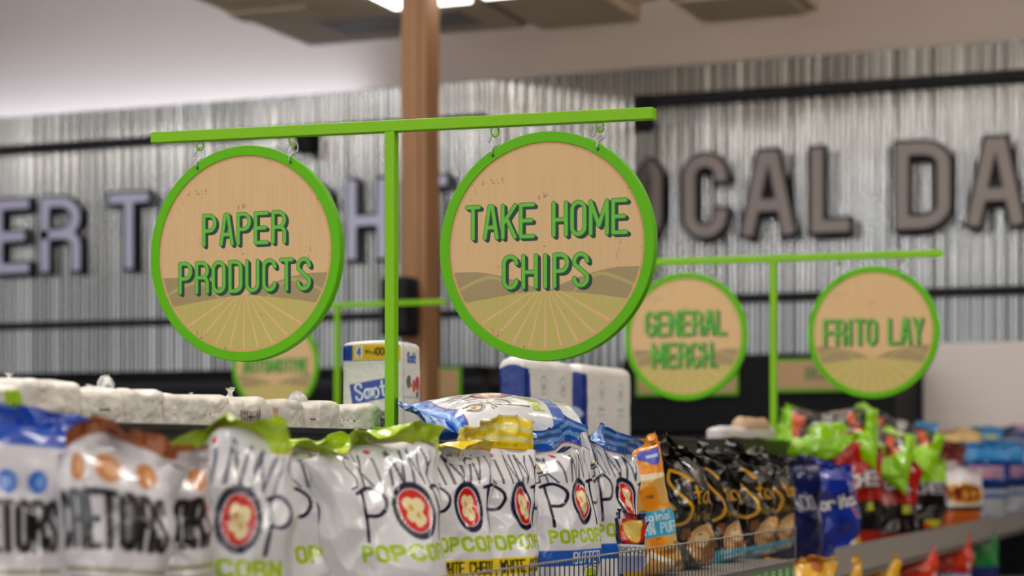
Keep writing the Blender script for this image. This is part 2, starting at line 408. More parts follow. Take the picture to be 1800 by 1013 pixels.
def wall_letter(ch, px0, px1, Y, z0, z1, wd, facemat, label, group):
    xa, _ = at_y(px0, Y); xb, _ = at_y(px1, Y)
    t = empty('wall_letter', ((xa+xb)/2, Y+.0, z0), 0, label, 'letter', group)
    W_ = (xb-xa)-wd; H_ = (z1-z0)-wd
    def polys():
        out = []
        for pl in G[ch]:
            out.append([((x-.5)*(W_ if ch != 'I' else 0), y*H_+wd/2) for x, y in pl])
        return out
    a = MB(); b = MB()
    for k, pl in enumerate(polys()):
        ribbon(a, pl, wd, -.04-.0008*k, .0)
        ribbon(b, pl, wd*.62, -.048-.0008*k, -.0405)
    a.build('letter_body', M['letter'], t); b.build('letter_face', facemat, t)
for ch, a, b in (('E', -6, 62), ('R', 76, 152), ('T', 196, 272), ('O', 286, 360), ('N', 374, 446), ('I', 462, 486), ('G', 506, 592), ('H', 612, 690), ('T', 718, 796)):
    wall_letter(ch, a, b, 10.11, 1.085, 1.56, .088, M['face_l'], 'raised pale grey capital %s on the left corrugated wall%s' % (ch, {62: '', 272: ', first letter of its word', 796: ', last letter of its word'}.get(b, '')), 'raised letters on the left wall')
for ch, a, b in (('O', 1097, 1172), ('C', 1200, 1286), ('A', 1303, 1404), ('L', 1423, 1502), ('D', 1572, 1678), ('A', 1698, 1806)):
    wall_letter(ch, a, b, 11.33, 1.26, 1.785, .108, M['face_r'], 'raised taupe capital %s on the right corrugated wall%s' % (ch, {1404: ', before an L', 1806: ', last one at the right'}.get(b, '')), 'raised letters on the right wall')

# department boards on the cases
def dept_board(px0, px1, py0, py1, Y, label, txt=None):
    xa, d = at_y(px0, Y); xb, _ = at_y(px1, Y); z1 = zat(py0, d); z0 = zat(py1, d)
    t = empty('department_sign', ((xa+xb)/2, Y, z0), 0, label, 'sign', 'small rectangular signs on the black cases')
    W_, H_ = xb-xa, z1-z0
    box_obj('frame', (-W_/2, W_/2, -.02, 0, 0, H_), M['rim'], t, bevel=.003)
    n = 90; k = max(8, int(n*H_/W_)); gx, gy = np.meshgrid(np.linspace(-W_/2+.012, W_/2-.012, n), np.linspace(.012, H_-.012, k))
    c = Canvas(gx.ravel(), gy.ravel(), (186, 150, 108), W_/n)
    c.rect(-W_, W_, 0, H_*.2, (165, 150, 95))
    if txt: c.text(txt, 0, H_*.55, H_*.32, H_*.16, H_*.09, H_*.06, (60, 110, 50))
    V = np.stack([c.x, np.full(c.x.shape, -.0215), c.y], 1)
    mesh_obj('face', V, grid_faces(k, n), M['sign'], t, col=c.c)
def grid_faces(r, c, wrap=False):
    i = np.arange(r-1)[:, None]*c; j = np.arange(c if wrap else c-1)[None, :]; jn = (j+1) % c
    return np.stack([(i+j).ravel(), (i+jn).ravel(), (i+jn+c).ravel(), (i+j+c).ravel()], 1)
dept_board(700, 812, 648, 706, 9.276, 'green-edged tan board on the black case beside the timber column')
dept_board(1120, 1299, 628, 697, 10.376, 'green-edged tan board on the black case behind the general merch sign')
dept_board(1362, 1530, 632, 690, 10.376, 'green-edged tan board with green wording behind the frito lay sign', 'BEER')

# timber column with its box
x0, d0 = at_y(699, 8.55); x1, d1 = at_y(751, 8.55)
t = empty('timber_column', ((x0+x1)/2, 8.62, -1.45), 0, 'brown timber column standing before the left corrugated wall', 'column')
hw = (x1-x0)/2*.86
box_obj('post', (-hw, hw, -.06, .10, 0, 5.6), M['wood'], t, bevel=.006)
box_obj('cladding_board', (-hw*.35, hw*.45, -.072, -.06, 0, 5.6), M['wood'], t, bevel=.003)
xs, ds = at_y(697, 8.4)
t = empty('column_speaker', (xs, 8.42, zat(592, ds)), 0, 'black loudspeaker box fixed to the timber column', 'speaker')
hh = zat(487, ds)-zat(592, ds)
box_obj('housing', (-.07, .085, -.07, .07, 0, hh), M['black'], t, bevel=.025)
box_obj('grille', (-.055, .07, -.078, -.07, .02, hh-.02), M['letter'], t, bevel=.004)
box_obj('bracket', (-.02, .02, .07, .14, hh*.4, hh*.6), M['black'], t)

# hanging ceiling soffits
t = empty('ceiling_soffit', (-4.26, 9.3, 2.3), 0, 'cream hanging ceiling soffit with a grey vent panel and lit panels', 'ceiling soffit')
m = MB()
m.box(-.96, .36, -.9, .68, 0, .5); m.box(.40, .97, -.9, .78, 0, .5); m.build('housing', M['soffit'], t, bevel=.01)
m = MB(); m.add([(-.60, .42, -.004), (.30, .42, -.004), (.22, .13, -.004), (-.72, .13, -.004)], [(0, 1, 2, 3)]); 
box_obj('vent_panel', (-.62, .18, .12, .47, -.008, .0), M['vent'], t)
box_obj('groove', (.36, .40, -.9, .68, .02, .5), M['letter'], t)
box_obj('lit_panel', (-.1, .33, -.7, -.02, -.012, .0), M['lamp'], t, bevel=.002)
box_obj('lit_panel', (.42, .66, -.7, -.06, -.012, .0), M['lamp'], t, bevel=.002)
box_obj('rail', (-.96, -.5, -.25, -.05, -.015, 0), M['soffit'], t, bevel=.004)
t = empty('ceiling_soffit', (-2.72, 10.05, 2.33), 0, 'smaller cream ceiling soffit above the right corrugated wall', 'ceiling soffit')
box_obj('housing', (-.32, .34, -.4, .25, 0, .45), M['soffit'], t, bevel=.01)
box_obj('lower_panel', (-.27, .29, -.35, .19, -.03, 0), M['soffit'], t, bevel=.01)
t = empty('dome_light', (-3.08, 9.4, 2.255), 0, 'round cream dome light between the two ceiling soffits', 'light')
m = MB(); prof = [(0, 0), (.08, .006), (.13, .03), (.15, .07), (.15, .12)]
V = []; F = []; n = 24
for r, z in prof:
    for k in range(n): V.append((max(r, .001)*math.cos(k*2*math.pi/n), max(r, .001)*math.sin(k*2*math.pi/n), z))
for i in range(len(prof)-1):
    for k in range(n): F.append((i*n+k, (i+1)*n+k, (i+1)*n+(k+1) % n, i*n+(k+1) % n))
F.append(tuple(range(n))[::-1]); F.append(tuple((len(prof)-1)*n+k for k in range(n)))
m.add(V, F); m.build('diffuser', M['soffit'], t, smooth=True)
m = MB(); m.tube([(0, 0, .1), (0, 0, 1.94)], .012); m.build('drop_rod', M['soffit'], t)

# unseen light tubes above the frame, added for streaks on the metal walls
for k, (x, y0, y1) in enumerate(((-8.6, 3.2, 8.8), (-6.5, 4.0, 8.6), (-4.4, 2.2, 7.4), (-2.3, 3.6, 8.8), (-.3, 4.4, 9.4), (1.6, 3.2, 8.8))):
    L = y1-y0
    t = empty('added_light_tube', (x, (y0+y1)/2, 3.0), 0, 'added unseen light tube above the frame, '+('farthest left', 'second from the left', 'over the automotive aisle', 'over the near gondola', 'second from the right', 'farthest right')[k], 'added light', 'added light tubes')
    m = MB(); m.tube([(0, -L/2, 0), (0, L/2, 0)], .022, 12); m.build('tube', M['tube'] if x < -4 else M['tubew'], t, smooth=True)
    box_obj('housing', (-.03, .03, -L/2-.02, L/2+.02, .024, .08), M['soffit'], t, bevel=.004)
    for q in (-L/2+.3, L/2-.3): m = MB(); m.tube([(0, q, .08), (0, q, 1.2)], .004, 6); m.build('hanger', M['steel'], t)
# ------------------------------------------------------------------ hanging round signs
RD = .2286; RF = .2085
TAN = (214, 178, 128); HILL = (160, 140, 98); FIELD = (190, 176, 96); LINE = (218, 178, 128)
DK = (0, 56, 38); LG = (100, 188, 46)
def sign_print(x, y, lines, aa):
    c = Canvas(x, y, TAN, aa)
    ax = np.abs(x)
    hill = -.046-.045*(np.clip((.16-ax)/.16, 0, 1))**1.6
    field = -.088-.022*(ax/.18)**1.4
    c.mask(y-hill, HILL)
    band = np.where(ax > .12, -.055-.032*(np.clip(ax-.12, 0, 1)/.08)**1.4, -.055-.034*((.12-ax)/.06)**2)
    c.mask(np.maximum(np.abs(y-band+.003)-.0035, y-hill), (176, 165, 100))
    c.mask(y-field, FIELD)
    for k in range(-4, 5):
        a = math.radians(15*k); dx, dy = math.sin(a), -math.cos(a)
        tt = x*dx+(y+.072)*dy; pp = np.abs(x*dy-(y+.072)*dx)
        c.mask(np.maximum(np.maximum(pp-(.0006+.016*np.clip(tt, 0, 1)), y-field), .012-tt), LINE)
    rr = np.sqrt(x*x+y*y); c.mask(.2025-rr, (212, 160, 112))
    # flecks of knots and wear
    sp = vnoise(x*330, y*130, 5)*vnoise(x*45, y*30, 9)
    c.put(np.clip((sp-.70)*4, 0, .5), (120, 90, 58))
    gr = vnoise(x*260, y*9, 3); c.put(np.clip(gr-.55, 0, .4)*.14, (150, 116, 74))
    for (txt, cy, h, cw, gap, wd) in lines:
        P = text_polys(txt, 0, cy, h, cw, gap)
        for o in np.linspace(0, 1, 5): c.strokes(P, wd*1.06, DK, (.0062*o, -.0050*o))
        c.strokes(P, wd*1.08, (30, 112, 40)); c.strokes(P, wd*.80, LG)
    return c.c
def round_sign(loc, lines, label, n, holes, barz, rx=0., group='round aisle signs'):
    t = empty('aisle_sign', loc, 0, label, 'sign', group)
    g = np.linspace(-RF, RF, n); X, Z = np.meshgrid(g, g); x = X.ravel(); z = Z.ravel()
    col = sign_print(x, z, lines, g[1]-g[0])
    F = grid_faces(n, n); cxy = (x[F].mean(1)**2+z[F].mean(1)**2) < RF**2; F = F[cxy]
    used = np.unique(F); mp = np.zeros(n*n, int); mp[used] = np.arange(len(used))
    V = np.stack([x[used], np.full(len(used), -.0098), z[used]], 1)
    mesh_obj('printed_face', V, mp[F], M['sign'], t, col=col[used])
    # rim: revolved ring with a small inner lip
    prof = [(RF-.0012, -.0085), (RF-.0006, -.0116), (RF+.0006, -.0120), (RD-.0012, -.0120), (RD, -.0108), (RD, .0088), (RD-.0012, .0100), (.0, .0100)]
    m = MB(); V = []; F2 = []; N = 128
    for r, y in prof:
        for k in range(N): a = 2*math.pi*k/N; V.append((max(r, .0004)*math.cos(a), y, max(r, .0004)*math.sin(a)))
    for i in range(len(prof)-1):
        for k in range(N): F2.append((i*N+k, (i+1)*N+k, (i+1)*N+(k+1) % N, i*N+(k+1) % N))
    m.add(V, F2); m.build('rim', M['rim'], t, smooth=False)
    for hx, hz in holes:
        q = MB(); q.tube([(hx, -.0124, hz), (hx, .0104, hz)], .0032, 14); q.build('hanging_hole', M['hole'], t)
        # bent S hook: from behind, through the hole, up to the eyelet
        gapz = barz-hz
        s_ = 1
        pts = [(hx, .006, hz-.001), (hx, -.010, hz-.0015), (hx, -.0165, hz+.003), (hx-.001, -.015, hz+.010), (hx+.003, -.010, hz+.018),
               (hx+.011, -.004, hz+gapz*.45), (hx+.0125, -.001, hz+gapz*.60), (hx+.009, 0, hz+gapz*.80), (hx+.0015, 0, hz+gapz*.85),
               (hx-.006, 0, hz+gapz*.79), (hx-.011, -.002, hz+gapz*.60), (hx-.013, -.003, hz+gapz*.50)]
        q = MB(); P = [Vector(p) for p in pts]; fine = []
        for i in range(len(P)-1):
            p0 = P[max(i-1, 0)]; p1 = P[i]; p2 = P[i+1]; p3 = P[min(i+2, len(P)-1)]
            for k in range(5):
                u = k/5; fine.append(.5*((2*p1)+(p2-p0)*u+(2*p0-5*p1+4*p2-p3)*u*u+(3*p1-p0-3*p2+p3)*u**3))
        fine.append(P[-1]); q.tube(fine, .0015, 8); q.build('wire_hook', M['hook'], t, smooth=True)
    return t
def sign_stand(px, Y, x0, x1, zl, zr, zbase, eyes, label, px_post):
    t = empty('sign_stand', (px_post, Y, zbase), 0, label, 'sign stand', 'lime T-shaped sign stands')
    zc = zl+(zr-zl)*(px_post-x0)/(x1-x0)
    m = MB(); m.box(-.011, .011, -.011, .011, 0, zc-.0115-zbase); m.build('post', M['green'], t, bevel=.0015)
    m = MB(); m.box(-.035, .035, -.03, .03, 0, .006); m.build('foot_plate', M['green'], t, bevel=.001)
    L = x1-x0; ang = math.atan2(zr-zl, L); mid = Vector(((x0+x1)/2-px_post, 0, (zl+zr)/2-zbase))
    R = Matrix.Translation(mid) @ Matrix.Rotation(-ang, 4, 'Y')
    m = MB(); m.box(-L/2, L/2, -.0115, .0115, -.0115, .0115, R=R); m.build('crossbar', M['green'], t, bevel=.0015)
    for s_ in (-1, 1):
        m = MB(); m.box(min(s_*L/2, s_*(L/2+.0015)), max(s_*L/2, s_*(L/2+.0015)), -.0108, .0108, -.0108, .0108, R=R); m.build('end_cap', M['green'], t)
    for ex in eyes:
        ez = zl+(zr-zl)*(ex-x0)/(x1-x0)-.0115
        m = MB(); pts = [(ex-px_post+.0062*math.cos(a)*1.0, .0045*math.cos(a), ez-zbase-.0085+.0115*math.sin(a)) for a in [2*math.pi*k/20 for k in range(20)]]
        m.tube(pts, .0021, 8, closed=True); m.build('eyelet', M['green'], t, smooth=True)
    return t
YN = 3.715; PXN = -1.753
def sign_pair(Y, xpost, x0, x1, zl, zr, discs, label, zbase=.051):
    """discs: (centre x, centre z, lines, label, n)"""
    eyes = []; zb = lambda x: zl+(zr-zl)*(x-x0)/(x1-x0)
    for cx, cz, lines, lab, n in discs:
        hs = []
        for hx in (-.112, .112):
            eyes.append(cx+hx); hz = math.sqrt((RD-.011)**2-hx*hx); hs.append((hx, hz))
        round_sign((cx, Y, cz), lines, lab, n, hs, zb(cx)-.0115-.004-cz)
    sign_stand(0, Y, x0, x1, zl, zr, zbase, eyes, label, xpost)
sign_pair(YN, PXN, -2.321, -1.187, .686, .667, [
    (-2.094, .4265, [('PAPER', .053, .0620, .0270, .0148, .0086), ('PRODUCTS', -.0475, .0620, .0262, .0145, .0086)], 'round green-rimmed sign reading PAPER PRODUCTS', 640),
    (-1.411, .4155, [('TAKE HOME', .053, .0630, .0262, .0128, .0088), ('CHIPS', -.049, .0620, .0270, .0150, .0088)], 'round green-rimmed sign reading TAKE HOME CHIPS', 640)],
    'lime T-shaped stand carrying the paper products and take home chips signs')
sign_pair(6.87, PXN, -2.321, -1.162, .697, .690, [
    (-2.075, .425, [('GENERAL', .048, .080, .0285, .0155, .0105), ('MERCH.', -.066, .080, .0285, .0165, .0105)], 'round green-rimmed sign reading GENERAL MERCH.', 260),
    (-1.400, .425, [('FRITO LAY', .002, .082, .0270, .0150, .0105)], 'round green-rimmed sign reading FRITO LAY', 260)],
    'lime T-shaped stand carrying the general merch and frito lay signs')
sign_pair(8.33, -4.21, -4.79, -3.66, .70, .70, [
    (-4.535, .425, [('AUTOMOTIVE', -.002, .058, .0235, .0130, .0085)], 'round green-rimmed sign reading AUTOMOTIVE, low and out of focus', 200)],
    'far lime T-shaped stand carrying the automotive sign')

# ------------------------------------------------------------------ gondola
GX = PXN
def gondola(y0, y1, ztop, shelf_z, fence_h, yf0, label, fx=-1.30, wire=True, lowz=-.62, GX=PXN):
    t = empty('gondola_shelf', (GX, (y0+y1)/2, -1.45), 0, label, 'shelving unit', 'gondola shelving along the aisle')
    ym = (y0+y1)/2; a, b = y0-ym, y1-ym; Z = 1.45; rx = fx-GX
    box_obj('back_panel', (-.02, .02, a, b, 0, Z+ztop-.012), M['gondola'], t)
    box_obj('top_rail', (-.026, .026, a, b, Z+ztop-.012, Z+ztop), M['gondola'], t, bevel=.002)
    box_obj('shelf', (.03, rx, a, b, Z+shelf_z-.02, Z+shelf_z), M['shelf'], t, bevel=.003)
    box_obj('shelf', (.03, rx-.0, a, b, Z+lowz-.02, Z+lowz), M['shelf'], t, bevel=.003)
    box_obj('shelf', (-.42, -.03, a, b, Z-.05-.02, Z-.05), M['shelf'], t, bevel=.003)
    box_obj('base_deck', (-.45, rx+.08, a, b, 0, .16), M['gondola'], t, bevel=.01)
    # wire or clear fence along the shelf edge
    f0 = yf0-ym; z0, z1 = Z+shelf_z+.002, Z+shelf_z+fence_h
    m = MB()
    m.tube([(rx+.004, f0, z0), (rx+.004, f0, z1), (rx+.004, b, z1), (rx+.004, b, z0), ], .0022, 6)
    m.tube([(rx+.004, f0, z0), (rx+.004, b, z0)], .0018, 6)
    if wire:
        m.build('fence_frame', M['steel'], t); m = MB()
        y = f0+.008
        while y < b: m.box(rx+.003, rx+.005, y-.0011, y+.0011, z0, z1); y += .026
        m.build('wire_fence', M['wire'], t)
    else:
        m.build('fence_frame', M['shelf'], t)
        box_obj('clear_fence_strip', (rx+.001, rx+.004, f0, b, z0, z1-.003), M['lip'], t)
        y = f0+.02
        m = MB()
        while y < b: m.box(rx+.004, rx+.0065, y-.0022, y+.0022, z0, z1-.004); y += .028
        m.build('fence_ribs', M['shelf'], t)
    return t, ym
y_endA, _ = at_x(1396, -1.30)
gA, ymA = gondola(1.6, y_endA, .051, -.285, .087, 1.6, 'near black gondola section with a wire fence holding popcorn bags')
yB0, _ = at_x(1466, -1.30)
gB, ymB = gondola(y_endA+.03, 10.42, .051, -.362, .085, yB0, 'far black gondola section with a pale shelf fence holding corn chip bags', wire=False)
gondola(3.0, 9.2, .051, -.285, .085, 3.0, 'black gondola unit in the next aisle under the automotive sign', fx=-3.76, GX=-4.21)
# price strips under the near fence
n, k = 420, 22
yy, zz = np.meshgrid(np.linspace(4.1, y_endA-.02, n), np.linspace(-.345, -.300, k)); yy = yy.ravel(); zz = zz.ravel()
c = Canvas(yy, zz, (70, 160, 60), .003)
q = 4.15
rnd = random.Random(3)
while q < y_endA:
    c.rect(q, q+.035, -.341, -.304, (222, 226, 215)); c.text(rnd.choice(['3.99', '4.49', '2.99']).replace('9', '0'), q+.0175, -.318, .012, .005, .002, .002, (40, 40, 40)) if False else None
    c.rect(q+.006, q+.029, -.312, -.308, (60, 60, 60)); c.ell(q+.017, -.325, .008, .009, (90, 150, 70)); q += .075
mesh_obj('price_strip', np.stack([np.full(len(yy), .459), yy-ymA, zz+1.45], 1), grid_faces(k, n), M['tagm'], gA, col=c.c)

# ------------------------------------------------------------------ pouches
def pouch(name, loc, yaw, W, H, D, design, seed, label, cat='snack bag', group=None, res=.0022, fin=(.05, .6, .5),
          tilt=(0, 0), crinkle=1., mat=None, bend=0., wob=.012, slope=0., peaks=()):
    """loc = where the bottom rests. design(canvas, back) paints in metres: x across, y up from the bottom."""
    t = empty(name, loc, 0, label, cat, group)
    t.rotation_euler = Matrix.Rotation(yaw, 3, 'Z').to_4x4().to_euler() if tilt == (0, 0) else (Matrix.Rotation(yaw, 4, 'Z') @ Matrix.Rotation(tilt[1], 4, 'Y') @ Matrix.Rotation(tilt[0], 4, 'X')).to_euler()
    nv = max(24, int(H/res)); nu = max(48, int(2*W/res))
    th = np.linspace(-math.pi, math.pi, nu, endpoint=False); v = np.linspace(0, 1, nv)
    TH, VV = np.meshgrid(th, v); TH = TH.ravel(); VV = VV.ravel()
    front = TH < 0
    s = np.where(front, W/2*(TH+math.pi/2)/(math.pi/2), -W/2*(TH-math.pi/2)/(math.pi/2)); h = VV*H
    dep = D/2*np.clip(1-VV**2.6, 0, 1)**.75*np.clip(VV/.10+.12, 0, 1)**.5
    wid = W/2*(1-.13*(dep/(D/2))*1.0)
    ct, st = np.cos(TH), np.sin(TH)
    x = wid*np.sign(ct)*np.abs(ct)**.92; y = dep*np.sign(st)*np.abs(st)**.85
    # crumples: parabolic facets with sharp ridges, stretched vertically
    rs = np.random.RandomState(seed); K = 46
    sx = np.where(front, s, W+s*-1)  # continuous enough round the bag
    pts = rs.rand(K, 2)*np.array([2*W*1.1, H*1.05])-np.array([W*.6, 0]); ang = rs.uniform(-.7, .7, K)
    F1 = np.full(len(s), 9.)
    for i in range(K):
        dx = sx-pts[i, 0]; dy = h-pts[i, 1]; ca, sa = math.cos(ang[i]), math.sin(ang[i])
        a_ = (dx*ca+dy*sa)/.030; b_ = (-dx*sa+dy*ca)/.062
        F1 = np.minimum(F1, a_*a_+b_*b_)
    amp = (.0072+.0060*VV**2+.0022*np.clip(1-VV*5, 0, 1))*crinkle
    disp = amp*np.sqrt(np.clip(F1, 0, 4))*1.3
    disp += .022*crinkle*(vnoise(sx*16+seed, h*11, seed)-.5)*(1-VV*.4)
    disp += .0035*crinkle*(vnoise(sx*90, h*26+seed, seed+4)-.5)*(VV**1.5+.12)
    ln = np.sqrt((x/W)**2+(y/max(D, .01))**2)+1e-6
    x = x+disp*(x/W)/ln*.8; y = y+disp*(y/D)/ln
    wv = lambda xx: (wob*np.sin(xx*math.pi*2/W*1.1+seed)+wob*.6*np.sin(xx*math.pi*2/W*2.3+seed*1.7))
    y = y+wv(s)*VV**3+bend*VV**2
    def topz(xx):
        z_ = .006*np.sin(xx/W*5+seed)+slope*xx/W
        for ps, pz, pw in peaks: z_ = z_+pz*np.exp(-((xx-ps*W)/(pw*W))**2)
        return z_
    zc = h+topz(s)*VV**3
    cv = Canvas(s, h, (220, 220, 224), res); design(cv, ~front)
    V = np.stack([x, y, zc], 1)
    Fb = grid_faces(nv, nu, wrap=True)
    mt = M[mat or 'film']
    V = np.vstack([V, [[0, 0, .004]]]); colr = np.vstack([cv.c, cv.c[:1]])
    ob = mesh_obj('pouch', V, Fb, mt, t, True, colr)
    # top seal, a floppy crimped strip
    L, curl, flop = fin; nw = max(24, int(W/res)); nl = max(8, int(L/res))
    S_, T_ = np.meshgrid(np.linspace(-W/2, W/2, nw), np.linspace(0, 1, nl)); S_ = S_.ravel(); T_ = T_.ravel()
    a0 = curl*(.3+1.4*vnoise(S_*18+seed*3, S_*0, seed)); fold = (vnoise(S_*34+seed, T_*2.2, seed+5)-.5)+.5*(vnoise(S_*80+seed, T_*4, seed+6)-.5); P_ = np.zeros((nw*nl, 3))
    cy = np.zeros(nw); cz = np.zeros(nw); an = np.zeros(nw); s0 = S_[:nw]; lean = bend*2/H
    ac = a0[:nw]+flop*np.sin(s0/W*6+seed)*.5
    for i in range(nl):
        tt = i/(nl-1); k_ = slice(i*nw, (i+1)*nw)
        P_[k_, 0] = s0*(1+.03*tt)*.985; P_[k_, 1] = wv(s0)+bend+cy+tt*.006*np.sin(s0*170+seed)*crinkle; P_[k_, 2] = H-.002+topz(s0)+cz
        an = ac*tt*1.4
        P_[k_, 1] += fold[k_]*.030*crinkle*tt; P_[k_, 2] += fold[k_]*.018*crinkle*tt
        cy = cy-np.sin(an)*L/(nl-1)+lean*L/(nl-1); cz = cz+np.cos(an)*L/(nl-1)
    cf = Canvas(S_, H+T_*L, (220, 220, 224), res); design(cf, np.zeros(len(S_), bool))
    crimp = .0007*np.sin(T_*L*2*math.pi/.0035)*(T_ > .55); P_[:, 1] += crimp
    mesh_obj('top_seal', P_, grid_faces(nl, nw), mt, t, True, cf.c)
    return t

NAVY = (22, 24, 52)
def popcorn_o(c, cx, cy, rx, ry):
    c.ell(cx, cy, rx*1.15, ry*1.12, (240, 240, 244)); c.ell(cx, cy, rx, ry, (206, 26, 22))
    for a, b, r in ((-.25, .3, .42), (.3, .28, .40), (0, -.1, .48), (-.3, -.25, .34), (.25, -.38, .36), (.05, -.55, .26)):
        c.ell(cx+a*rx, cy+b*ry, r*rx*.95, r*ry*.85, (240, 222, 172))
    for a, b, r in ((-.2, .15, .16), (.15, -.2, .14)): c.ell(cx+a*rx, cy+b*ry, r*rx, r*ry, (214, 170, 90))
    c.ell(cx, cy, rx*1.28, ry*1.2, NAVY, ring=.0062)
def hand_word(c, cy, h, sc_=1.):
    """tall thin brush capitals S K I N N Y"""
    xs = -.082*sc_; wl = .019*sc_; g = .0095*sc_; P = []
    for ch in 'SKiNNY':
        w0 = wl*(.35 if ch == 'i' else 1)
        gl = {'i': [[(.5, 0), (.5, .82)]], 'S': [[(.95, .93), (.6, 1.0), (.15, .9), (.1, .7), (.5, .5), (.95, .28), (.8, .03), (.1, -.02)]], 'K': [[(.1, 0), (.15, 1)], [(.85, .95), (.2, .45), (1, 0)]],
              'N': [[(.05, 0), (.12, 1), (.9, 0), (1, .98)]], 'Y': [[(0, 1), (.5, .5)], [(1, 1), (.5, .5), (.45, 0)]]}[ch]
        P += [[(xs+a*w0, cy-h/2+b*h) for a, b in pl] for pl in gl]; 
        if ch == 'i': c.ell(xs+w0*.5, cy+h/2+.001, .0028, .0028, (206, 26, 22))
        xs += w0+g
    c.strokes(P, .0028, NAVY)
def skinny(kind):
    def d(c, back):
        fl = {'orig': (176, 208, 20), 'ched': (238, 206, 14), 'butt': (24, 92, 196)}[kind]
        c.c[:] = (226, 226, 230); c.x = (c.x-.010)/.81
        hand_word(c, .2525, .050)
        P = [[(-.066, .142), (-.062, .222)], smooth([(-.072, .219), (-.045, .225), (-.026, .212), (-.026, .196), (-.040, .182), (-.062, .182)])]
        P += [[(.050, .142), (.054, .222)], smooth([(.046, .220), (.072, .225), (.088, .212), (.088, .196), (.074, .182), (.054, .182)])]
        c.strokes(P, .0058, NAVY); popcorn_o(c, .012, .186, .0200, .0330)
        c.text('POPCORN', 0, .121, .022, .0145, .0085, .0064, (170, 200, 24), slant=-.1)
        if kind == 'ched':
            c.mask(np.abs(c.y-.078)-.0155, fl); c.text('WHITE CHEDDAR', .005, .078, .021, .0062, .0030, .0029, (22, 22, 18))
        elif kind == 'butt':
            c.mask(np.abs(c.y-.078)-.0155, fl); c.text('BUTTER', .01, .078, .021, .0095, .0040, .0032, (232, 236, 245))
        c.ell(.02, .032, .024, .024, (170, 200, 24)); c.ell(.02, .032, .0285, .0285, NAVY, ring=.0014)
        for k in range(4): c.rect(.006+.001*k, .034-.002*k, .038-.006*k, .0405-.006*k, (40, 50, 20))
        # top stripes
        top = .292
        if kind == 'orig':
            c.mask(top-c.y, fl); c.mask(np.abs(c.y-top-.012)-.002, (200, 218, 90))
        else:
            c.mask(top-c.y, fl)
            lt = (232, 226, 150) if kind == 'ched' else (120, 172, 226)
            for k in range(5): c.mask(np.abs(c.y-(top+.019+.019*k))-.0045, lt)
            c.text('NATURAL PERFECTION' if kind == 'ched' else 'PEANUT FREE', .01, top+.007, .006, .0034, .0018, .0011, (150, 140, 20) if kind == 'ched' else (210, 220, 240))
        c.mask(np.abs(c.y-top+.0006)-.0008, (190, 50, 30))
        if kind == 'butt':
            c.ell(-.062, .262, .022, .022, (24, 24, 30)); c.ell(-.062, .262, .0185, .0185, (226, 226, 230), ring=.0016); c.ell(-.062, .262, .0135, .0135, (226, 206, 160)); c.ell(-.066, .265, .005, .006, (150, 120, 80)); c.ell(-.057, .258, .004, .005, (190, 160, 110))
        if back.any():
            b = back & (c.y < .29); c.c[b] = (224, 224, 228)
            yy = c.y; xx = c.x
            for k in range(9): c.c[back & (np.abs(yy-(.20-.008*k)) < .0016) & (xx > .02) & (xx < .095)] = (70, 70, 80)
            c.c[back & (np.abs(yy-.218) < .007) & (xx > .03) & (xx < .09) & (((xx*100) % 1.4) < .9)] = (170, 200, 24)
            c.c[back & (np.abs(yy-.118) < .004) & (xx > .04) & (xx < .08)] = (200, 40, 40)
    return d
def kettle(kind):
    main = {'blue': (18, 72, 178), 'brown': (156, 82, 30)}[kind]
    def d(c, back):
        c.c[:] = (214, 211, 216); c.x = c.x*(1.32 if kind == 'blue' else 1.12)
        c.mask(.296-c.y, main); c.mask(c.y-.052, main)
        for k in (-1, 0, 1):
            c.ell(k*.030-.01, .248, .010, .015, (34, 96, 200) if kind == 'blue' else (188, 116, 60)); c.ell(k*.030-.008, .248, .005, .009, (120, 160, 220) if kind == 'blue' else (214, 160, 110))
        c.text('CRETORS', -.012, .190, .062, .0105, .0062, .0078, (26, 24, 26))
        c.rect(-.07, .07, .128, .134, (150, 140, 110)); c.rect(-.06, .06, .116, .121, (150, 140, 110))
        c.mask(np.maximum(np.abs(c.y-.085)-.02, np.abs(c.x)-.085), (216, 200, 160))
        c.text('KETTLE CORN' if kind == 'blue' else 'CARAMEL', 0, .036, .017, .0095, .0045, .003, (226, 214, 190))
        ed = (c.x < -.125); c.c[ed & (c.y < .22) & (kind == 'brown')] = main
        if kind == 'brown': c.mask(np.maximum(.288-c.y, np.abs(c.x)-.2), (150, 78, 26))
    return d
def plain(base, bits):
    def d(c, back):
        c.c[:] = base
        for b in bits:
            k = b[0]
            if k == 'band': c.mask(np.abs(c.y-b[1])-b[2], b[3])
            elif k == 'top': c.mask(b[1]-c.y, b[2])
            elif k == 'bot': c.mask(c.y-b[1], b[2])
            elif k == 'ell': c.ell(*b[1:])
            elif k == 'rect': c.rect(*b[1:])
            elif k == 'text': c.text(*b[1:])
            elif k == 'str': c.strokes(*b[1:])
            elif k == 'noise':
                n = vnoise(c.x*b[1]+b[5], c.y*b[2], b[5]); y0, y1 = b[4]
                mk = np.clip((n-b[6])*12, 0, 1)*((c.y > y0) & (c.y < y1)); c.put(mk, b[3])
    return d
GOLD = (208, 156, 36)
S_big = [[(.026, .205), (.014, .222), (-.012, .222), (-.020, .200), (.004, .172), (.018, .148), (.010, .122), (-.018, .112), (-.040, .124), (-.044, .146), (-.030, .158), (-.020, .146)]]
S_big = [smooth(p) for p in S_big]
def shift(pls, dx, dy, k=1.): return [[(a*k+dx, b*k+dy) for a, b in pl] for pl in pls]
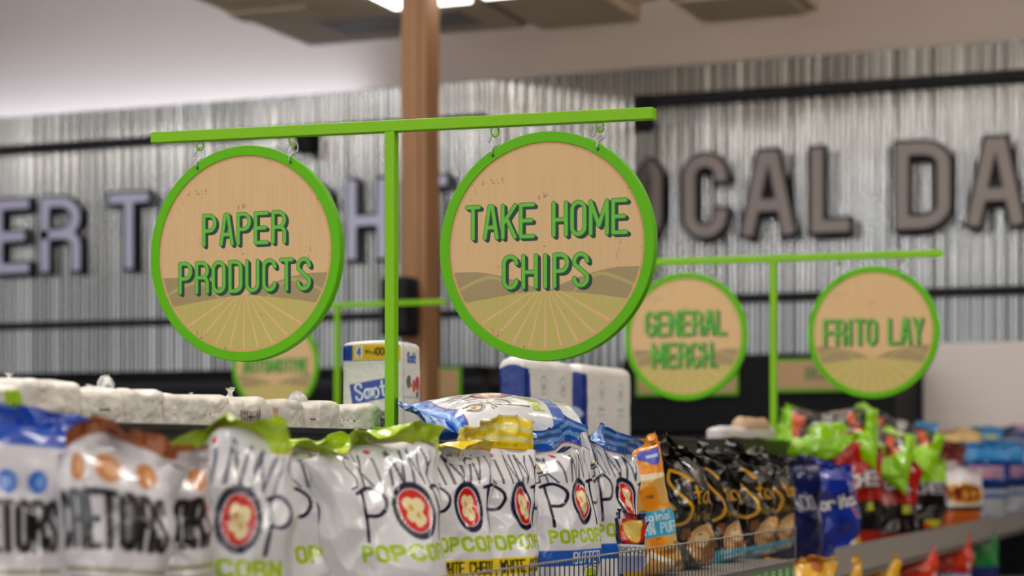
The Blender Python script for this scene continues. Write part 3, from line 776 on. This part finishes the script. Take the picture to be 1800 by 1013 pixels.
def pita(bowl=True, blue=False):
    sg = shift(S_big, -.028, -.012, 1.12)
    bits = [('str', sg, .0085, GOLD), ('text', 'tacy', .040, .182, .046, .0165, .004, .0052, GOLD), ('text', 'Pita Chips', .022, .128, .020, .0062, .0035, .0022, (190, 150, 60)),
            ('ell', .035, .055, .062, .052, (196, 150, 96)), ('ell', .045, .040, .040, .032, (150, 96, 50)), ('ell', .02, .07, .02, .02, (222, 190, 140)), ('noise', 60, 60, (110, 70, 36), (.0, .105), 7, .72),
            ('rect', -.1, -.02, .01, .03, (30, 26, 22))]
    if blue: bits += [('rect', -.06, .08, .000, .034, (80, 170, 200)), ('rect', -.03, .05, .012, .020, (230, 235, 240))]
    bits += [('band', .305, .0016, (120, 116, 110))]
    f = plain((10, 9, 9), bits)
    def d(c, back): c.x = c.x*1.28; f(c, back)
    return d
puffs = plain((238, 146, 30), [('noise', 34, 40, (218, 172, 92), (-.02, .235), 11, .38), ('noise', 52, 60, (160, 108, 52), (.0, .22), 12, .66), ('ell', -.02, .232, .07, .008, (236, 222, 190)),
    ('str', [[(-.08, .17), (-.055, .12), (-.05, .105)]], .010, (240, 228, 200)), ('rect', -.2, .2, .088, .150, (60, 168, 208), .0), ('text', 'Original', -.004, .136, .020, .0085, .0035, .0026, (236, 242, 246)),
    ('text', 'CORN PUFFS', .008, .107, .024, .0075, .0042, .0027, (236, 242, 246)), ('str', [[(-.05, .015), (-.02, .05), (.02, .02)]], .012, (244, 236, 220)), ('ell', .012, .283, .018, .014, (52, 70, 190)), ('ell', .036, .285, .018, .014, (52, 70, 190)), ('ell', .024, .272, .016, .014, (52, 70, 190)),
    ('rect', .01, .038, .276, .284, (190, 200, 240)), ('ell', -.06, .152, .010, .012, (120, 110, 190))])
def dori(base, word, lower=None, y=.215, tc=(230, 230, 232)):
    b = [('noise', 20, 22, tuple(int(q*.8) for q in base), (0, .4), 21, .6)]
    if lower: b += lower
    b += [('text', word, .004, y, .040, .0200, .0050, .0120, (12, 12, 16)), ('text', word, .004, y, .040, .0200, .0050, .0074, tc), ('str', [[(-.085, y+.012), (-.055, y+.020)]], .005, tc)]
    f = plain(base, b)
    def d(c, back): c.x = c.x*1.22; f(c, back)
    return d
blue_d = dori((18, 44, 150), 'Doritos', [('ell', .035, .055, .03, .028, (236, 222, 200)), ('rect', .045, .085, .01, .09, (204, 146, 44)), ('ell', .03, .05, .012, .012, (200, 120, 90)), ('str', [[(.04, .21), (.055, .15)]], .006, (230, 120, 30))])
navy_d = dori((14, 22, 80), 'DO', [('bot', .03, (170, 100, 30))], tc=(150, 150, 165))
red_d = dori((176, 26, 18), 'CHEE', [('bot', .175, (16, 12, 12)), ('ell', .0, .05, .04, .02, (180, 30, 20)), ('rect', .0, .03, .14, .17, (190, 190, 60)), ('bot', .07, (150, 22, 16))], y=.245)
blk_d = dori((18, 12, 12), 'CHEE', [('top', .245, (150, 204, 24)), ('rect', -.03, .02, .07, .10, (180, 180, 30)), ('noise', 40, 40, (190, 60, 20), (.0, .1), 31, .7)], y=.225, tc=(170, 170, 180))
lime_f = plain((14, 12, 12), [('noise', 26, 30, (214, 76, 24), (.0, .4), 41, .68), ('noise', 20, 14, (150, 206, 24), (-.1, .5), 43, .74), ('top', .305, (146, 208, 0)), ('bot', .045, (146, 208, 0)), ('text', 'FLAMIN HOT', 0, .18, .030, .0100, .0045, .0046, (210, 210, 214)), ('ell', -.03, .12, .022, .018, (190, 190, 60)),
    ('rect', -.2, -.085, -.1, .5, (146, 208, 0))])
def lime_d(c, back):
    lime_f(c, back); c.c[back] = (146, 208, 0); c.c[c.x < -.006+.012*np.sin(c.y*40)] = (146, 208, 0)
hotf = plain((224, 220, 222), [('bot', .120, (196, 92, 28)), ('band', .125, .010, (40, 26, 22)), ('ell', 0, .190, .07, .045, (214, 158, 36)), ('text', 'HOT', 0, .190, .055, .030, .010, .014, (120, 24, 16)), ('str', [[(-.09, .23), (-.085, .17), (-.095, .10)]], .014, (226, 100, 36)), ('ell', .02, .04, .03, .02, (230, 180, 60)), ('rect', .03, .09, .04, .07, (70, 140, 200))])
bluetort = plain((20, 66, 140), [('bot', .195, (176, 180, 188)), ('band', .165, .009, (30, 90, 170)), ('band', .215, .010, (14, 34, 80)), ('text', 'TOSTI', 0, .275, .046, .0200, .0070, .0120, (232, 232, 240)), ('text', 'TOSTI', 0, .275, .046, .0200, .0070, .0064, (206, 84, 100)), ('ell', .03, .05, .03, .02, (206, 190, 160)), ('top', .335, (44, 140, 208)), ('rect', -.02, .03, .05, .07, (30, 90, 170))])
ltblue = plain((70, 150, 214), [('top', .23, (90, 170, 226)), ('text', 'CHIPS', 0, .15, .04, .018, .006, .007, (236, 240, 246)), ('rect', -.05, .05, .20, .215, (220, 190, 60))])
tanbag = plain((214, 170, 110), [('top', .19, (234, 202, 140)), ('band', .12, .03, (150, 26, 22)), ('ell', .02, .13, .02, .02, (240, 200, 190)), ('bot', .05, (120, 70, 40))])
maroon = plain((96, 16, 18), [('noise', 30, 30, (150, 90, 60), (0, .4), 51, .68), ('rect', -.04, .04, .12, .17, (206, 190, 190)), ('top', .24, (120, 22, 20))])
purple = plain((60, 30, 110), [('noise', 30, 30, (170, 150, 200), (0, .4), 52, .7), ('top', .23, (30, 26, 60))])
redblue = plain((176, 28, 30), [('rect', -.08, .08, .07, .12, (60, 110, 176)), ('text', 'WAVY', 0, .095, .034, .016, .007, .006, (226, 230, 238)), ('top', .15, (214, 60, 30)), ('ell', .05, .15, .018, .018, (220, 214, 220))])
yellow = plain((232, 176, 24), [('ell', -.02, .09, .035, .03, (204, 208, 226)), ('rect', .01, .06, .09, .11, (60, 110, 180)), ('noise', 30, 30, (170, 90, 30), (0, .3), 53, .66)])
greenb = plain((30, 130, 60), [('band', .08, .03, (30, 40, 110)), ('bot', .03, (150, 30, 40))])
smallbag = plain((150, 158, 206), [('top', .085, (30, 34, 78)), ('ell', .0, .125, .030, .032, (206, 44, 26)), ('ell', .004, .120, .014, .024, (240, 206, 90)), ('rect', -.06, .06, .068, .092, (220, 222, 228)), ('text', 'PROTEIN', 0, .080, .012, .0065, .0028, .0016, (40, 44, 60)), ('bot', .03, (90, 60, 16)), ('rect', -.02, .03, .01, .035, (200, 160, 40)), ('top', .165, (30, 40, 120))])

ZS = -.283; ZB = -.360
D2R = math.pi/180
def put(px, X): 
    Y, d = at_x(px, X); return X, Y
def pb(px, X, z, *a, **k):
    x, y = put(px, X); name = k.pop('name', 'snack_bag'); return pouch(name, (x, y, z), *a, **k)
GP = 'popcorn bags on the near shelf'
pb(20, -1.60, ZS, 46*D2R, .275, .322, .14, kettle('blue'), 3, 'white kettle corn bag with blue top and black lettering, nearest the camera', name='popcorn_bag', group=GP, fin=(.03, .1, .2), res=.0026, wob=.006, crinkle=.6, slope=-.03)
pb(190, -1.47, ZS, 44*D2R, .150, .272, .13, kettle('brown'), 8, 'white and brown caramel corn bag standing right behind the blue-topped one', name='popcorn_bag', group=GP, fin=(.040, .7, .3), res=.0026, peaks=((-.2, .02, .3),), tilt=(0, .06))
pb(300, -1.44, ZS, 50*D2R, .112, .262, .09, kettle('brown'), 12, 'white and brown caramel corn bag touching the first lime-topped popcorn bag', name='popcorn_bag', group=GP, fin=(.035, .9, .2), res=.0026)
pb(408, -1.44, ZS, 10*D2R, .190, .292, .15, skinny('orig'), 21, 'white popcorn bag with pointed lime top and big red-centred O in front', name='popcorn_bag', group=GP, fin=(.055, .9, .9), res=.0022, wob=.016, peaks=((.0, .03, .14), (-.5, -.04, .3)))
pb(532, -1.54, ZS, 66*D2R, .19, .282, .11, skinny('orig'), 33, 'white lime-topped popcorn bag tucked between two others like it', name='popcorn_bag', group=GP, fin=(.05, 1.3, .7), res=.0022, slope=-.02)
pb(660, -1.45, ZS, 62*D2R, .250, .290, .17, skinny('orig'), 27, 'white popcorn bag with crumpled lime top beside the yellow-topped ones', name='popcorn_bag', group=GP, fin=(.05, 1.2, 1.3), res=.0018, wob=.018, peaks=((.2, .015, .2), (-.45, -.015, .2)))
pb(776, -1.47, ZS, 62*D2R, .215, .276, .14, skinny('ched'), 45, 'yellow-striped white cheddar popcorn bag squeezed behind the crumpled lime-topped bag', name='popcorn_bag', group=GP, fin=(.05, 1.2, .7), res=.0018, wob=.016, slope=.01)
pb(868, -1.42, ZS, 66*D2R, .205, .290, .13, skinny('ched'), 52, 'white cheddar popcorn bag with tall upright yellow striped top', name='popcorn_bag', group=GP, fin=(.060, .12, .15), res=.0016, wob=.008, slope=.012)
pb(968, -1.42, ZS, 72*D2R, .220, .284, .15, skinny('butt'), 66, 'butter popcorn bag with blue striped top, standing under the end of the lying bag', name='popcorn_bag', group=GP, fin=(.058, .3, .9), res=.0016, wob=.014, slope=.03, peaks=((.2, .018, .15),))
pb(1056, -1.42, ZS, 71*D2R, .200, .286, .14, skinny('butt'), 71, 'butter popcorn bag with dark blue folded top, beside the orange puffs bag', name='popcorn_bag', group=GP, fin=(.06, 1.2, 1.0), res=.0016, wob=.016, slope=-.015, peaks=((-.1, .025, .15),))
# the bag lying across the others: its top points left
o = pouch('popcorn_bag', (0, 0, 0), 0, .260, .320, .17, skinny('butt'), 82, 'white and blue butter popcorn bag lying on its side across the standing bags', 'snack bag', GP, res=.0016, fin=(.055, .3, .4), crinkle=.35, wob=.006)
Yl, dl = at_x(955, -1.60)
rt = Vector((CS, SN, 0)); fw = Vector((-SN, CS, 0))
axis = (-rt+Vector((0, 0, .20))-fw*.5).normalized()          # bag's up direction
nrm = (-fw*.25+Vector((0, 0, .95))); nrm = (nrm-axis*nrm.dot(axis)).normalized()   # front faces camera and up
xl = (-nrm).cross(axis).normalized()
Rm = Matrix((xl, -nrm, axis)).transposed()
o.matrix_world = Matrix.Translation(Vector((-1.475, 3.905, .020))+rt*.035+fw*.03) @ Rm.to_4x4()
pb(1102, -1.55, ZS, 50*D2R, .14, .275, .09, plain((120, 176, 220), [('top', .24, (150, 190, 230))]), 90, 'pale blue bag top peeking out behind the butter popcorn bag', fin=(.04, .6, .8))
pb(1108, -1.345, ZS, 50*D2R, .070, .145, .035, smallbag, 91, 'small lilac and navy snack bag leaning at the wire fence', fin=(.02, .3, .2), res=.0016)
pb(1146, -1.44, ZS, 58*D2R, .170, .305, .085, puffs, 93, 'orange corn puffs bag with a light blue label', fin=(.022, .1, .1), res=.0016, wob=.006, tilt=(-.10, -.10), crinkle=.7)
GS = 'black pita chip bags'
for px, X, yaw, sd, H_, bl, lab in ((1206, -1.44, 58, 101, .285, False, 'black pita chip bag with gold lettering beside the orange puffs bag'), (1266, -1.45, 64, 102, .275, True, 'second black pita chip bag away from the orange puffs bag'),
        (1322, -1.44, 60, 103, .280, True, 'black pita chip bag with the tallest crumpled grey top near the fence end'), (1362, -1.46, 66, 104, .262, True, 'last black pita chip bag, next to the dark blue bags')):
    pb(px, X, ZS, yaw*D2R, .170, H_, .10, pita(blue=bl), sd, lab, group=GS, fin=(.035, 1.2, .9), res=.0022, mat='foil', wob=.016, crinkle=1.5, tilt=(-.04, -.10), peaks=((-.25, .028, .16), (.5, -.03, .3)))
GR = 'bags in the row behind the front bags'
for k, (px, X, dz, ds, lab) in enumerate(((1175, -1.62, .0, maroon, 'dark red bag top behind the first pita chip bag'), (1235, -1.63, .0, purple, 'purple bag top behind the pita chip bags'), (1290, -1.62, .0, maroon, 'dark red bag top behind the third pita chip bag'),
        (1345, -1.63, -.01, maroon, 'dark red bag top left of the lime-edged lying bag'), (1400, -1.62, .0, purple, 'purple bag top under the lime-edged lying bag'), (1450, -1.62, -.01, maroon, 'dark red bag top behind the royal blue corn chip bag'), (1520, -1.63, .0, maroon, 'dark red bag under the middle of the lying lime-edged bags'))):
    pb(px, X, ZS+dz, 55*D2R, .18, .265, .09, ds, 120+k, lab, group=GR, fin=(.03, 1., .8), res=.004, mat='foil')
GD = 'corn chip bags on the far shelf'
pb(1398, -1.47, ZB, 58*D2R, .19, .335, .11, navy_d, 130, 'dark navy corn chip bag in shade beside the last pita chip bag', group=GD, fin=(.03, 1., .5), res=.003, mat='foil')
pb(1470, -1.43, ZB-.0, 48*D2R, .215, .325, .12, blue_d, 131, 'royal blue corn chip bag with white lettering at the start of the far shelf', group=GD, fin=(.03, .6, .4), res=.0026, mat='foil', tilt=(.04, -.20), crinkle=1.1, peaks=((-.2, .02, .2), (.5, -.04, .3)))
pb(1506, -1.50, ZB+.02, 50*D2R, .20, .36, .10, red_d, 132, 'bright red bag half hidden behind the royal blue corn chip bag', group=GD, fin=(.03, .3, .5), res=.004, mat='foil', peaks=((.1, .04, .2), (-.5, -.05, .25), (.5, -.03, .2)))
pb(1568, -1.43, ZB, 46*D2R, .22, .34, .11, red_d, 133, 'red and black bag with white lettering in the middle of the far shelf', group=GD, fin=(.04, .2, .2), res=.003, mat='foil', crinkle=1.3, peaks=((.0, .05, .22), (-.5, -.05, .25), (.5, -.05, .25)))
pb(1622, -1.45, ZB, 50*D2R, .22, .32, .11, blk_d, 134, 'black bag with lime top on the far shelf', group=GD, fin=(.04, .8, .5), res=.003, mat='foil')
pb(1684, -1.43, ZB, 46*D2R, .24, .28, .12, hotf, 135, 'white and orange bag with yellow panel on the far shelf', group=GD, fin=(.03, .2, .3), res=.004)
for k, (px, X, H_, lab) in enumerate(((1728, -1.44, .39, 'blue tortilla chip bag with red lettering right of the white and orange bag'), (1758, -1.45, .41, 'blue tortilla chip bag with red lettering, second from the right edge'), (1784, -1.42, .41, 'blue tortilla chip bag cut off by the right edge'))):
    pb(px, X, ZB, 40*D2R, .27, H_, .12, bluetort, 140+k, lab, group='blue tortilla chip bags', fin=(.03, .8, .5), res=.004)
for k, (px, py, X, ds, lab) in enumerate(((1605, 742, -1.68, ltblue, 'light blue bag standing behind the lime-edged lying bags'), (1680, 752, -1.58, tanbag, 'tan and dark red bag on top above the white and orange bag'),
        (1722, 748, -1.56, ltblue, 'light blue bag behind the tan bag on the far shelf'), (1762, 750, -1.50, ltblue, 'light blue bag left of the bag at the upper right edge'), (1800, 748, -1.37, bluetort, 'blue bag at the upper right edge above the shelf'), (1655, 772, -1.58, maroon, 'dark red bag wedged beside the lying lime bag'), (1712, 790, -1.56, tanbag, 'tan bag just above the white and orange bag'))):
    Y, d = at_x(px, X); zt = zat(py, d)
    pouch('snack_bag', (X, Y, zt-.27), 40*D2R, .25, .24, .11, ds, 150+k, lab, 'snack bag', 'bags stacked on the upper level of the far shelf', res=.005, fin=(.03, .8, .6))
# lying lime/black bags
def lying(px, py, X, L, yawv, seed, ds, label, roll=.9, slope=0.):
    Y, d = at_x(px, X); z = zat(py, d)
    o = pouch('snack_bag', (0, 0, 0), 0, .22, L, .10, ds, seed, label, 'snack bag', 'lime-edged bags lying on top', res=.003, fin=(.024, .5, .5), mat='foil', crinkle=1.25)
    ax = (-rt*math.cos(yawv)+fw*math.sin(yawv)+Vector((0, 0, slope))).normalized()
    nn = (-fw*math.cos(roll)+Vector((0, 0, math.sin(roll)))); nn = (nn-ax*nn.dot(ax)).normalized(); xx = (-nn).cross(ax).normalized()
    o.matrix_world = Matrix.Translation(Vector((X, Y, z))-ax*L/2) @ Matrix((xx, -nn, ax)).transposed().to_4x4()
lying(1460, 768, -1.60, .33, .15, 201, lime_d, 'lime and black bag lying flat in front of the second sign stand', .6, .06)
lying(1575, 778, -1.56, .36, .15, 202, lime_d, 'lime and black bag lying slanted down towards the white and orange bag', .6, .36)
lying(1530, 800, -1.50, .30, .1, 203, lime_d, 'lime and black bag lying lowest, above the red bags', .5, .25)
# lower shelf bags
for k, (px, py, ds, lab) in enumerate(((1408, 992, yellow, 'yellow bag on the lower shelf beside the price strip'), (1455, 990, yellow, 'yellow bag on the lower shelf under the fence corner'), (1530, 982, yellow, 'yellow bag with lilac and blue spots on the lower shelf'), (1602, 968, redblue, 'red bag with blue panel on the lower shelf, left one'),
        (1668, 948, redblue, 'red bag with blue panel on the lower shelf, right one'), (1716, 940, greenb, 'green and navy bag at the end of the lower shelf row'))):
    X = -1.36; Y, d = at_x(px, X)
    pouch('snack_bag', (X, Y, -.6), 46*D2R, .22, zat(py, d)+.6, .10, ds if ds is not redblue else redblue, 220+k, lab, 'snack bag', 'bags on the lower shelf', res=.004, fin=(.02, .6, .4), mat='foil')
for k, (px, lab) in enumerate(((960, 'dark bag behind the wire fence below the butter popcorn bags'),)):
    pass

# ------------------------------------------------------------------ paper rolls
def roll_pack(y0, y1, z1, label, seed, marks=(), x1=-1.795, depth=.125, z0=-.05, name='paper_towel_pack', group='wrapped paper towel packs on the gondola', tuft=None, rnd=.012, lumps=1.7, rz=0, mat='wrap', base=(240, 234, 226), dome=.003, rolls=1):
    L = y1-y0; H = z1-z0
    t = empty(name, (x1-depth/2, (y0+y1)/2, z0), rz, label, 'paper roll pack', group)
    # rounded box by revolving a superellipse ring up the height
    ex = .20
    td = np.linspace(0, 2*math.pi, 6001); xd = depth/2*np.sign(np.cos(td))*np.abs(np.cos(td))**ex; yd = L/2*np.sign(np.sin(td))*np.abs(np.sin(td))**ex
    cum = np.concatenate([[0], np.cumsum(np.hypot(np.diff(xd), np.diff(yd)))])
    nu = int(cum[-1]/.0022); nv = int(H/.0026); th = np.interp(np.linspace(0, cum[-1], nu, endpoint=False), cum, td); v = np.linspace(0, 1, nv)
    vv = v*H
    TH, VZ = np.meshgrid(th, vv); TH = TH.ravel(); VZ = VZ.ravel()
    ct, st = np.cos(TH), np.sin(TH)
    hx, hy = depth/2, L/2
    edge = np.clip((H-VZ)/rnd, 0, 1); ins = rnd*(1-np.sqrt(np.clip(1-(1-edge)**2, 0, 1)))
    x = (hx-ins)*np.sign(ct)*np.abs(ct)**ex; y = (hy-ins)*np.sign(st)*np.abs(st)**ex
    if rolls > 1: x = x-.010*(ct > 0)*np.abs(np.cos(math.pi*rolls*(y/L+.5)))**6*0 - .012*(ct > .3)*(1-np.abs(np.sin(math.pi*rolls*(y/L+.5))))**3
    dn = lumps*(.0045*(vnoise(y*34+seed, VZ*30+x*20, seed)-.5)+.0030*(np.abs(vnoise(y*75+VZ*40, VZ*60-y*30, seed+2)-.5)))
    x = x+dn*np.sign(ct)*(np.abs(ct) > .1); y = y+dn*.5*np.sign(st)
    z = VZ+dome*(1-np.clip((x/hx)**2, 0, 1))*(VZ > H*.9)+lumps*.008*(vnoise(y*22+seed, x*22, seed+7)-.5)*(VZ > H*.8)
    # canvas: horizontal coordinate y on the +X face; u negative beyond the near edge (-Y face)
    x0_ = x/(hx-ins); y0_ = y/(hy-ins)
    u = np.where(x0_ > np.abs(y0_), y, np.where(y0_ < 0, -hy-(hx-x), y+9))
    c = Canvas(u, VZ, base, .003)
    for mk in marks:
        k = mk[0]; getattr(c, k)(*mk[1:])
    V = np.stack([x, y, z], 1); F = grid_faces(nv, nu, wrap=True)
    topc = np.array([[0, 0, H+dome]]); V = np.vstack([V, topc]); ti = len(V)-1; b = (nv-1)*nu
    cap = np.array([[b+k, b+(k+1) % nu, ti, ti] for k in range(nu)])
    me = [tuple(f) for f in F.tolist()]+[(int(a), int(b2), ti) for a, b2, _, _ in cap]+[tuple(range(nu))[::-1]]
    mesh_obj('wrapper', V, me, M[mat], t, True, np.vstack([c.c, [base]]))
    if tuft:
        m = MB(); n = 18; rs = random.Random(seed); V = []; F = []
        prof = [(1.3, -.1), (.8, .08), (.4, .25), (.35, .4), (.7, .55), (.9, .65)] if tuft[2] == 'knot' else [(1.0, -.1), (.95, .25), (.8, .6), (.55, .85), (.2, 1.)]
        for i, (r, q) in enumerate(prof):
            for k in range(n):
                a = 2*math.pi*k/n; rr = r*tuft[0]*(1+.35*math.sin(a*4+i+seed)*(.3+q*.6))
                V.append((rr*math.cos(a)*.6, tuft[3]+rr*math.sin(a)+.2*tuft[0]*q, H+dome*.5+q*tuft[1]*(1+.1*math.sin(a*3+seed))))
        for i in range(len(prof)-1):
            for k in range(n): F.append((i*n+k, i*n+(k+1) % n, (i+1)*n+(k+1) % n, (i+1)*n+k))
        m.add(V, F); m.build('plastic_twist', M['clear'], t, smooth=True)
    return t
def yx(px, X=-1.795): return at_x(px, X)[0]
WT = .106
packs = [(-40, 42, 'wrapped paper pack with lime label and dark lettering at the far left', [('rect', .005, .05, .115, .150, (160, 205, 30)), ('text', 'eld', .055, .122, .040, .014, .004, .005, (50, 50, 50))], None),
    (43, 146, 'white wrapped roll pack with a raised far corner, beside the lime-labelled one', [], (.008, .018, 'knot', -.03)),
    (148, 221, 'white wrapped single roll between the raised one and the one with a clear plastic bow', [('rect', -.05, .05, .098, .103, (214, 150, 140))], (.006, .014, 'knot', .045)),
    (223, 294, 'white wrapped single roll with a round clear plastic bow on top', [], (.020, .026, 'dome', -.03)),
    (296, 407, 'wide wrapped roll pack with quilted pattern and a tiny green mark', [('ell', .085, .105, .010, .006, (110, 150, 40)), ('ell', .092, .100, .005, .005, (120, 40, 80))], (.006, .010, 'knot', .07)),
    (409, 474, 'wrapped roll with a printed barcode panel', [('rect', -.045, .03, .098, .135, (206, 196, 190))]+[('rect', -.042+.0072*k, -.039+.0072*k, .100, .133, (70, 50, 46)) for k in range(10)], (.014, .030, 'knot', .03)),
    (476, 541, 'wrapped roll with a pale orange patch at its left edge', [('rect', -.062, -.045, .104, .140, (236, 190, 150))], None),
    (543, 598, 'wrapped roll under a stiff clear plastic fold', [], (.030, .022, 'dome', .0)),
    (600, 684, 'wrapped roll with pale green tint, beside the post of the near sign stand', [('rect', .02, .065, .0, .148, (214, 230, 206)), ('rect', .072, .13, .095, .128, (14, 16, 14)), ('text', 'Com', .095, .115, .012, .008, .002, .0016, (210, 220, 210)), ('rect', -.06, -.02, .100, .105, (60, 90, 180))], None)]
for k, (a, b, lab, mk, tf) in enumerate(packs):
    roll_pack(yx(a), yx(b), WT+(.008 if k == 1 else 0)-.0006*k, lab, 300+k, mk, tuft=tf)
# tall packs standing on the shelf behind
BL = (24, 66, 176)
ys0 = 3.985
roll_pack(ys0, ys0+.125, .252, 'tall white toilet roll pack with blue logo and yellow banner behind the sign post', 320, [
    ('rect', -.062-.145, -.062-.000, .345, .378, BL), ('rect', -.062-.118, -.062-.022+.0, .346, .378, (246, 196, 26)), ('rect', -.062-.020, -.062+.002, .345, .378, (246, 196, 26)),
    ('rect', -.062-.112, -.062-.093, .350, .375, (232, 236, 246)), ('text', '4', -.062-.1025, .362, .015, .007, .002, .003, BL), ('text', '=4,000', -.062-.060, .362, .015, .0068, .0034, .0028, (60, 40, 20)),
    ('rect', -.062-.122, -.062-.014, .256, .300, BL, .16), ('text', 'Scott', -.062-.066, .280, .036, .0150, .0050, .0054, (244, 246, 250), .0, .14),
    ('rect', -.055, .055, .385, .395, BL), ('text', 'Scott', .0, .352, .020, .0085, .003, .005, BL), ('rect', -.05, -.046, .20, .39, (200, 205, 225)), ('ell', -.018, .298, .013, .014, (70, 84, 96)), ('ell', .012, .290, .012, .014, (206, 60, 50)), ('ell', .034, .296, .012, .016, (190, 44, 60)), ('ell', .034, .270, .009, .009, (90, 90, 130)), ('rect', -.05, .05, .262, .265, (180, 186, 210))],
    x1=-1.862, depth=.145, z0=-.135, name='toilet_paper_pack', group='tall paper packs behind the popcorn bags', rnd=.014, lumps=.35, base=(240, 236, 230), rz=.06)
def bluepack(y0, y1, zt, seed, lab):
    hy = (y1-y0)/2
    mk = [('rect', -hy-.2, -hy-.004, .0, .27, (22, 52, 140)), ('ell', -hy-.04, .165, .030, .020, (190, 205, 235)), ('rect', -hy-.08, -hy-.02, .03, .05, (80, 160, 210)), ('ell', -hy-.035, .09, .018, .024, (225, 225, 215)),
          ('rect', -hy, -hy+.025, .0, .26, (22, 52, 140))]
    for q in (-.35, .45):
        mk += [('ell', q*hy, .232, .022, .024, (176, 176, 190), .004), ('ell', q*hy, .228, .009, .010, (150, 156, 180)), ('rect', q*hy-.03, q*hy+.02, .175, .184, (140, 196, 226)), ('rect', q*hy-.03, q*hy+.03, .160, .166, (190, 205, 225)), ('rect', q*hy-.03, q*hy+.03, .06, .064, (205, 205, 212)), ('ell', q*hy+.02, .035, .006, .008, (120, 124, 150))]
    roll_pack(y0, y1, zt, lab, seed, mk, x1=-1.86, depth=.085, z0=-.05, name='toilet_paper_pack', group='tall paper packs behind the popcorn bags', rnd=.018, lumps=.5, rolls=2, base=(240, 236, 234), dome=.012)
bluepack(4.76, 5.12, .242, 330, 'white and navy roll pack just below the take home chips sign')
bluepack(5.20, 5.62, .243, 331, 'white and navy roll pack nearest the general merch sign')

# small packages on the gondola top, far
def packet(px0, px1, py0, py1, X, colr, label, band=None):
    y0, d = at_x(px0, X); y1, _ = at_x(px1, X); z1 = zat(py0, d); z0 = .052
    t = empty('package', (X, (y0+y1)/2, z0), 0, label, 'package', 'small packages on top of the gondola')
    L = y1-y0; n = 24; H = z1-z0; gy, gz = np.meshgrid(np.linspace(-L/2, L/2, n), np.linspace(0, H, n))
    rows = []; 
    c = Canvas(gy.ravel(), gz.ravel(), colr, .004)
    if band: c.rect(-L, L, H*.0, H*.45, band)
    xo = .03*np.sqrt(np.clip(1-(gz.ravel()/H*1.0)**4, 0.02, 1)); wob_ = .008*vnoise(gy.ravel()*60, gz.ravel()*60, 3)
    V = np.stack([xo, gy.ravel(), gz.ravel()+wob_], 1); V2 = V.copy(); V2[:, 0] *= -1
    F = grid_faces(n, n); F2 = F[:, ::-1]+n*n
    brd = [k for k in range(n)]+[n*k+n-1 for k in range(1, n)]+[n*(n-1)+k for k in range(n-2, -1, -1)]+[n*k for k in range(n-2, 0, -1)]
    F3 = np.array([[brd[i], brd[i-1], brd[i-1]+n*n, brd[i]+n*n] for i in range(len(brd))])
    mesh_obj('wrapper', np.vstack([V, V2]), np.vstack([F, F2, F3]), M['wrap'], t, True, np.vstack([c.c, c.c]))
packet(1258, 1298, 751, 772, -1.75, (214, 208, 210), 'low white package on the far gondola top')
packet(1300, 1340, 736, 772, -1.75, (196, 160, 124), 'brown and white package on the gondola top left of the second sign post', (214, 210, 212))
packet(1340, 1349, 750, 772, -1.75, (206, 200, 200), 'small white package touching the second sign post')
n, k = 90, 10
y0_, _ = at_x(1270, -1.73)
